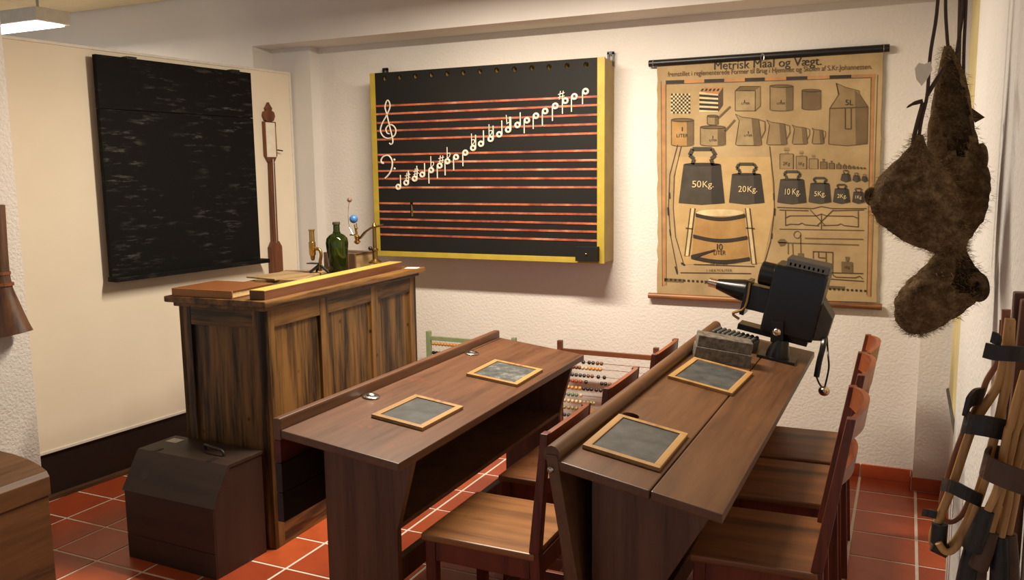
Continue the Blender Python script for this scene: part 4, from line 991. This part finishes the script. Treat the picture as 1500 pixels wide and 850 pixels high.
LEFT = ('chair_red', 'chair_red_y', 'chair_seat'); DARK = ('chair_red', 'chair_red_y', 'chair_stained_seat')
GL = 'chairs between the two desks'; GR = 'chairs along the long desk'
KL = dict(w=0.37, lean=0.04, zs=0.43, bowx=0.018)
RD = ('chair_red', 'chair_red_y', 'chair_stained_seat')
make_chair('reddish wooden chair with a worn pale seat between the two desks', (-1.305, 2.15, 0), 0.795, LEFT, GL, **KL)
make_chair('reddish wooden chair with a stained seat behind the pale-seated chair', (-1.305, 2.70, 0), 0.795, RD, GL, **KL)
make_chair('reddish wooden chair half hidden in front of the bead abacus', (-1.30, 3.29, 0), 0.795, RD, GL, **KL)
make_chair('brown wooden chair nearest the large slate on the long desk', (-0.505, 2.29, 0), 0.885, DARK, GR, d=0.325, rz=0.045)
make_chair('brown wooden chair in the middle of the row along the long desk', (-0.505, 2.81, 0), 0.885, DARK, GR, d=0.325, rz=0.045)
make_chair('brown wooden chair of the row standing closest to the back wall', (-0.505, 3.25, 0), 0.87, DARK, GR, d=0.325, rz=0.03)

# ------------------------------------------------------------------ abaci
YA = 4.30
def cz(x, y): return (790+x/4.72, 480+y/4.72)
t = thing('abacus', 'brown floor abacus with coloured beads by the back wall', 'abacus', (0, 0, 0))
def ap(x, y, yy=YA): return ony(*cz(x, y), yy)
l0, r0 = ap(144, 100), ap(808, 125)
zt = (l0.z+r0.z)/2; xl, xr = l0.x, r0.x
for x in (xl, xr): MB().box(x-0.014, x+0.014, YA-0.014, YA+0.014, 0.0, zt).build('post', 'abacus_wood', t, bevel=0.004)
zr = ap(170, 160).z
MB().box(xl+0.014, xr-0.014, YA-0.009, YA+0.009, zr-0.013, zr+0.013).build('top_rail', 'abacus_wood', t, bevel=0.002)
MB().box(xl+0.014, xr-0.014, YA-0.009, YA+0.009, 0.03, 0.055).build('bottom_rail', 'abacus_wood', t, bevel=0.002)
for x in (xl, xr): MB().box(x-0.016, x+0.016, YA-0.09, YA+0.09, 0, 0.03).build('foot', 'abacus_wood', t, bevel=0.003)
rows = [(228, 'dark:305,345,372 brown:403,430'), (268, 'brown:190,212,234,256,278 cream:300,325 orange:350,375,400,422'), (320, 'deep:175,202,228,255,283,310 brown:338,365 dark:408,450'), (363, 'red:175,203,230,257,285 dark:323,432,458 brown:488 dark:580'), (410, 'orange:175,201,228,255,281 dark:308,335,360,395,425'), (458, 'green:175,203,230,257 cream:288'), (503, 'cream:175,203,230,257,284 olive:310,335,357,378'), (550, 'olive:175,203,230,257,284 brown:315,340,378,405'), (602, 'blue:175,203,230,257,280 yellow:306,330'), (650, 'red:175,203,230,257,284')]
bead0 = MB().lathe([(0.003, -0.0095), (0.009, -0.007), (0.0115, 0), (0.009, 0.007), (0.003, 0.0095)], 10, Matrix.Rotation(math.pi/2, 4, 'Y'))
bead_me = {}
for (y, spec) in rows:
    za = ap(175, y).z
    MB().tube([(xl, YA, za), (xr, YA, za)], 0.0016, 5).build('wire', 'steel', t)
    for part in spec.split(' '):
        c, xs = part.split(':')
        for x in xs.split(','):
            P = ap(float(x), y)
            if c not in bead_me:
                o = bead0.build('bead', 'bead_'+c, t, smooth=True); bead_me[c] = o
            else: o = share(bead_me[c], 'bead', t)
            o.location = (P.x, YA, za)
t = thing('abacus', 'pale green floor abacus half hidden behind the school desk', 'abacus', (0, 0, 0))
YG = 4.30
a, b_ = ony(628, 487, YG), ony(753, 492, YG); zt = (a.z+b_.z)/2
for x in (a.x, b_.x): MB().box(x-0.013, x+0.013, YG-0.014, YG+0.014, 0, zt).build('post', 'abacus_green', t, bevel=0.004)
MB().box(a.x+0.013, b_.x-0.013, YG-0.009, YG+0.009, zt-0.055, zt-0.03).build('top_rail', 'abacus_green', t, bevel=0.002)
MB().box(a.x+0.013, b_.x-0.013, YG-0.009, YG+0.009, 0.03, 0.055).build('bottom_rail', 'abacus_green', t, bevel=0.002)
for x in (a.x, b_.x): MB().box(x-0.016, x+0.016, YG-0.09, YG+0.09, 0, 0.03).build('foot', 'abacus_green', t, bevel=0.003)
bg_ = {}
for k in range(8):
    z = zt-0.075-k*0.055
    MB().tube([(a.x, YG, z), (b_.x, YG, z)], 0.0016, 5).build('wire', 'steel', t)
    for i in range(10):
        c = ('orange', 'dark', 'red', 'olive')[k % 4]
        if c not in bg_: bg_[c] = bead0.build('bead', 'bead_'+c, t, smooth=True); o = bg_[c]
        else: o = share(bg_[c], 'bead', t)
        o.location = (a.x+0.03+i*0.0205, YG, z)

# ------------------------------------------------------------------ map on the right wall
t = thing('wall_map', 'faded map on rods hanging on the right wall', 'map', (0, 0, 0))
y0m, y1m = 3.52, 4.22
zt = onx(1436, 12, XR-0.02).z; zb = onx(1394, 598, XR-0.02).z
pt0, pt1 = onx(1437, 10, XR-0.02), onx(1425, 42, XR-0.02); pb0, pb1 = onx(1403, 634, XR-0.02), onx(1385, 563, XR-0.02)
y0m = pb0.y; y1m = min(pb1.y, 4.27)
zt = 2.30; zb = (pb0.z+pb1.z)/2
MB().box(XR-0.018, XR-0.016, y0m+0.02, y1m-0.02, zb, zt).build('sheet', 'map_paper', t)
MB().tube([(XR-0.018, y0m, zb), (XR-0.018, y1m, zb)], 0.011, 8).build('bottom_rod', 'projector_grey', t)
MB().tube([(XR-0.018, y0m, zt), (XR-0.018, y1m, zt)], 0.011, 8).build('top_rod', 'projector_grey', t)

# ------------------------------------------------------------------ woolly bags
def bag(name, label, rings, yb, depth, dents, seed, hair=2600, holes=()):
    # rings: (pixel centre x, pixel y, half width px)
    rnd = random.Random(seed)
    O = ony(rings[0][0], rings[0][1], yb)
    t = thing(name, label, 'bag', (O.x, yb, O.z))
    cs = []
    for (X, Y, hw) in rings:
        c = ony(X, Y, yb); e = ony(X+hw, Y, yb); cs.append((c, (e-c).length))
    pts = smoothpts([Vector((c.x, c.z, r)) for c, r in cs], 5)
    n = 40; vs = []; fs = []
    for i, p in enumerate(pts):
        for k in range(n):
            a = 2*math.pi*k/n
            r = max(p.z, 0.004)
            f = 1.0+0.05*math.sin(3*a+i*0.35+seed)+0.04*math.sin(5*a-i*0.5)+rnd.uniform(-0.035, 0.035)
            for (i0, i1, a0, wa, dep) in dents:
                u = (i/len(pts)-i0)/(i1-i0)
                if 0 < u < 1:
                    da = (a-a0+math.pi) % (2*math.pi)-math.pi
                    f -= dep*math.sin(math.pi*u)**0.6*math.exp(-(da/wa)**2)
            x = p.x+r*f*math.cos(a); y = yb+r*depth*f*math.sin(a); z = p.y+rnd.uniform(-0.002, 0.002)
            vs.append(Vector((x-O.x, y-yb, z-O.z)))
    m_ = len(pts)
    for i in range(m_-1):
        for k in range(n):
            u = i/m_; a = 2*math.pi*(k+0.5)/n; skip = False
            for (i0, i1, a0, wa) in holes:
                if i0 < u < i1 and abs((a-a0+math.pi) % (2*math.pi)-math.pi) < wa*math.sin(math.pi*(u-i0)/(i1-i0))**0.5: skip = True
            if not skip: fs.append((i*n+k, i*n+(k+1) % n, (i+1)*n+(k+1) % n, (i+1)*n+k))
    fs.append(tuple(range(n-1, -1, -1))); fs.append(tuple((m_-1)*n+k for k in range(n)))
    body = MB().add(vs, fs).build('body', 'wool', t, smooth=True)
    # fuzz
    hm = MB()
    for _ in range(hair):
        i = rnd.randrange(n, len(vs)-n); p = vs[i]; ax = pts[i//n]
        c = Vector((ax.x-O.x, 0, p.z)); nrm = (p-c); nrm = nrm.normalized() if nrm.length > 1e-5 else Vector((0, -1, 0))
        d = (nrm+Vector((rnd.uniform(-1, 1), rnd.uniform(-1, 1), rnd.uniform(-1, 0.6)))*0.9).normalized()
        p = p+Vector((rnd.uniform(-0.008, 0.008), rnd.uniform(-0.008, 0.008), rnd.uniform(-0.008, 0.008)))
        L = rnd.uniform(0.006, 0.02); s = d.orthogonal().normalized()*0.0005
        hm.add([p-s, p+s, p+d*L], [(0, 1, 2)])
    h = hm.build('fuzz', 'wool_hair', t); h['kind'] = 'stuff'
    return t, O
YB1, YB2, YB3 = 2.18, 2.31, 2.245
t1, O1 = bag('wool_bag', 'shaggy brown wool bag with a wide round bottom hanging on a knotted rope', [(1346, 198, 6), (1345, 220, 16), (1340, 250, 45), (1337, 290, 66), (1348, 325, 62), (1370, 352, 48), (1385, 368, 26), (1390, 375, 8)], YB1, 0.55, [(0.35, 0.7, 4.4, 0.25, 0.12)], 3, 3200)
t2, O2 = bag('wool_bag', 'tall shaggy brown wool bag with an open slit', [(1388, 68, 5), (1391, 90, 14), (1392, 130, 25), (1395, 180, 33), (1400, 230, 40), (1405, 270, 44), (1402, 310, 42), (1395, 340, 34), (1390, 362, 18), (1389, 372, 6)], YB2, 0.5, [], 5, 2600, [(0.08, 0.42, 4.85, 0.75)])
t3, O3 = bag('wool_bag', 'small brown wool pouch with a gaping mouth hanging below the other bags', [(1398, 352, 14), (1396, 372, 24), (1390, 400, 46), (1378, 425, 60), (1362, 450, 52), (1350, 472, 38), (1343, 486, 16), (1341, 489, 4)], YB3, 0.5, [], 9, 2600, [(0.06, 0.42, 5.6, 0.8)])
def hp(X, Y, y): return ony(X, Y, y)
def rope(parent, O, yb, pts, r, name='rope', mat='rope', yv=None):
    P = [hp(X, Y, yb if yv is None else yv)-Vector((O.x, yb, O.z)) for X, Y in pts]
    return MB().tube(smoothpts(P, 4), r, 7).build(name, mat, parent, smooth=True)
rope(t1, O1, YB1, [(1378, -60), (1372, 20), (1364, 70), (1361, 98), (1358, 140), (1350, 175), (1346, 200)], 0.004)
rope(t1, O1, YB1, [(1358, 140), (1370, 120), (1382, 100)], 0.005)
rope(t1, O1, YB1, [(1352, 150), (1340, 195), (1335, 230)], 0.005)
rope(t1, O1, YB1, [(1352, 148), (1338, 152), (1328, 158)], [0.005, 0.005, 0.005, 0.005, 0.004, 0.003, 0.003, 0.002, 0.001], 'rope_end')
rope(t2, O2, YB2, [(1386, -60), (1385, 10), (1387, 50), (1389, 75)], 0.004)
rope(t2, O2, YB2, [(1412, -60), (1411, 5), (1404, 60), (1400, 90)], 0.0042)
rope(t2, O2, YB2, [(1416, -60), (1415, 5), (1412, 70), (1411, 130)], 0.0038)
P = [hp(X, Y, YB1-0.03)-Vector((O1.x, YB1, O1.z)) for X, Y in ((1340, 100), (1346, 92), (1354, 94), (1363, 90), (1366, 102), (1358, 116), (1350, 126), (1342, 116))]
MB().prism(P, (0, 0.004, 0)).build('paper_tag', 'tag_paper', t1, label='small pale paper tag')
# loop handles
P0 = Vector((O1.x, YB1, O1.z))
MB().tube(smoothpts([hp(X, Y, YB1)-P0 for X, Y in ((1290, 285), (1276, 279), (1270, 287), (1276, 297), (1288, 298))]), 0.008, 8).build('loop', 'wool', t1, smooth=True)
P0 = Vector((O2.x, YB2, O2.z))
MB().tube(smoothpts([hp(X, Y, YB2)-P0 for X, Y in ((1428, 225), (1437, 215), (1441, 232), (1437, 250), (1428, 258))]), 0.010, 8).build('loop', 'wool', t2, smooth=True)
MB().prism([hp(X, Y, YB2+0.02)-P0 for X, Y in ((1419, 155), (1443, 172), (1428, 180))], (0, 0.004, 0)).build('flap', 'rope', t2)
P0 = Vector((O3.x, YB3, O3.z))
MB().tube(smoothpts([hp(X, Y, YB3)-P0 for X, Y in ((1420, 415), (1431, 405), (1440, 412), (1442, 428), (1435, 436), (1424, 432))]), 0.011, 8).build('loop', 'wool', t3, smooth=True)
rope(t3, O3, YB3, [(1398, 356), (1399, 335), (1400, 300), (1402, 200), (1404, 100), (1408, -60)], 0.005, yv=YB2+0.09)

# ------------------------------------------------------------------ bundle of bent canes with straps on the right wall
YC = 1.40
def e(x, y): return (1350+x/3.867, 420+y/3.867)
def f_(x, y): return (1350+x/3.867, 630+y/3.867)
cb = thing('cane_bundle', 'bundle of bent canes with leather straps leaning on the rough right pillar', 'canes', (0, 0, 0))
def cane(pts, r, mat='cane', yv=YC, name='cane'):
    P = [ony(X, Y, yv) for X, Y in pts]
    return MB().tube(smoothpts(P, 4), r, 10).build(name, mat, cb, smooth=True)
cane([e(500, 180), e(470, 400), e(430, 560), e(330, 720), f_(270, 30), f_(170, 330), f_(100, 500), f_(66, 600), f_(75, 662), f_(115, 690), f_(165, 660), f_(240, 560), f_(300, 420), f_(350, 270), f_(405, 70), e(450, 700), e(490, 480), e(505, 190)], 0.0066)
cane([f_(95, 640), f_(135, 690), f_(190, 670), f_(270, 545), f_(325, 400), f_(372, 255)], 0.0054, 'cane', YC-0.02)
cane([e(460, 190), e(440, 400), e(370, 530), e(330, 640), f_(235, 20), f_(150, 260), f_(115, 400), f_(125, 500), f_(170, 520), f_(230, 480), f_(270, 400)], 0.0044, 'cane_red', YC+0.03)
cane([e(480, 130), e(470, 300), e(455, 390)], 0.006, 'cane_red', YC+0.01)
for k, pts in enumerate(([e(585, 480), e(540, 640), e(500, 800), f_(490, 0), f_(455, 180), f_(430, 330), f_(375, 455)], [e(600, 520), e(560, 740), f_(530, 20), f_(485, 220), f_(450, 360), f_(392, 575)], [e(620, 560), f_(570, 90), f_(510, 290), f_(490, 420), f_(450, 605)], [f_(620, 20), f_(560, 220), f_(530, 400), f_(492, 590)], [f_(440, 430), f_(430, 480), f_(445, 600)])):
    cane(pts, 0.0056, 'cane', YC-0.05+0.012*k)
for k, (p, q_) in enumerate((((372, 455), (285, 680)), ((395, 575), (320, 780)), ((448, 600), (440, 900)), ((495, 588), (500, 900)), ((285, 660), (240, 900)), ((330, 760), (300, 900)))):
    A, Z = ony(*f_(*p), YC-0.04+0.01*k), ony(*f_(*q_), YC-0.04+0.01*k)
    MB().tube([A, A.lerp(Z, 0.5), Z], [0.0105, 0.013, 0.0135], 10).build('leather_sleeve', 'leather_black' if k % 2 == 0 else 'leather_brown', cb, smooth=True)
def strap(pts, w, mat, yv=YC-0.03, name='strap'):
    P = [ony(X, Y, yv+(dy if dy else 0)) for (X, Y, dy) in pts]
    MB().strap(smoothpts(P, 4), w, 0.005, (0.15, 0, 1)).build(name, mat, cb)
strap([(*e(265, 690), 0.05), (*e(250, 680), 0.0), (*e(290, 630), 0.02), (*e(340, 620), 0.05)], 0.026, 'leather_black')
strap([(*e(255, 760), 0.04), (*e(248, 775), 0), (*e(360, 790), -0.02), (*e(480, 815), 0), (*e(500, 820), 0.04)], 0.030, 'leather_black')
strap([(*f_(120, 310), 0.03), (*f_(170, 320), 0), (*f_(250, 360), -0.01), (*f_(335, 400), 0.0)], 0.020, 'leather_black')
strap([(*f_(480, 160), 0.05), (*f_(385, 150), 0.06), (*f_(355, 200), 0.0), (*f_(470, 260), -0.02), (*f_(640, 320), -0.02)], 0.034, 'leather_brown', YC-0.06)
strap([(*e(360, 360), 0), (*e(420, 375), -0.01), (*e(520, 380), -0.01), (*e(620, 385), 0.02)], 0.022, 'leather_black')
strap([(*e(400, 285), 0.0), (*e(430, 300), -0.005), (*e(440, 330), 0.0)], 0.016, 'leather_black')
strap([(*f_(10, 468), 0.03), (*f_(45, 472), 0.02), (*f_(85, 482), 0.02)], 0.012, 'leather_black')
A, Z = ony(*f_(105, 530), YC-0.004), ony(*f_(95, 640), YC-0.004)
MB().tube([A, Z], 0.0115, 10).build('binding', 'leather_black', cb, smooth=True)
A, Z = ony(*f_(62, 650), YC-0.004), ony(*f_(150, 692), YC-0.004)
MB().tube([A, Z], 0.0105, 10).build('binding', 'leather_black', cb, smooth=True)
# wooden runners behind the canes
for k, (tp, bt, y_, w, lb) in enumerate((((1530, 440), (1440, 870), 1.475, 0.028, 'reddish wooden runner standing just behind the canes'), ((1545, 430), (1485, 900), 1.515, 0.034, 'broad wooden runner standing against the rough right pillar'))):
    A, Z = ony(*tp, y_), ony(*bt, y_)
    A.x = min(A.x, XN-w/2-0.004)
    Z.z = 0.0; Z.x = min(Z.x, XN-w/2-0.004)
    o = thing('wooden_runner', lb, 'runner', (Z.x, y_, 0))
    dv = A-Z
    MB().hexa([(-w/2, -0.012, 0), (w/2, -0.012, 0), (w/2, 0.012, 0), (-w/2, 0.012, 0)], [(dv.x-w/2, -0.012, dv.z), (dv.x+w/2, -0.012, dv.z), (dv.x+w/2, 0.012, dv.z), (dv.x-w/2, 0.012, dv.z)]).build('board', 'ski_wood', o, bevel=0.003)
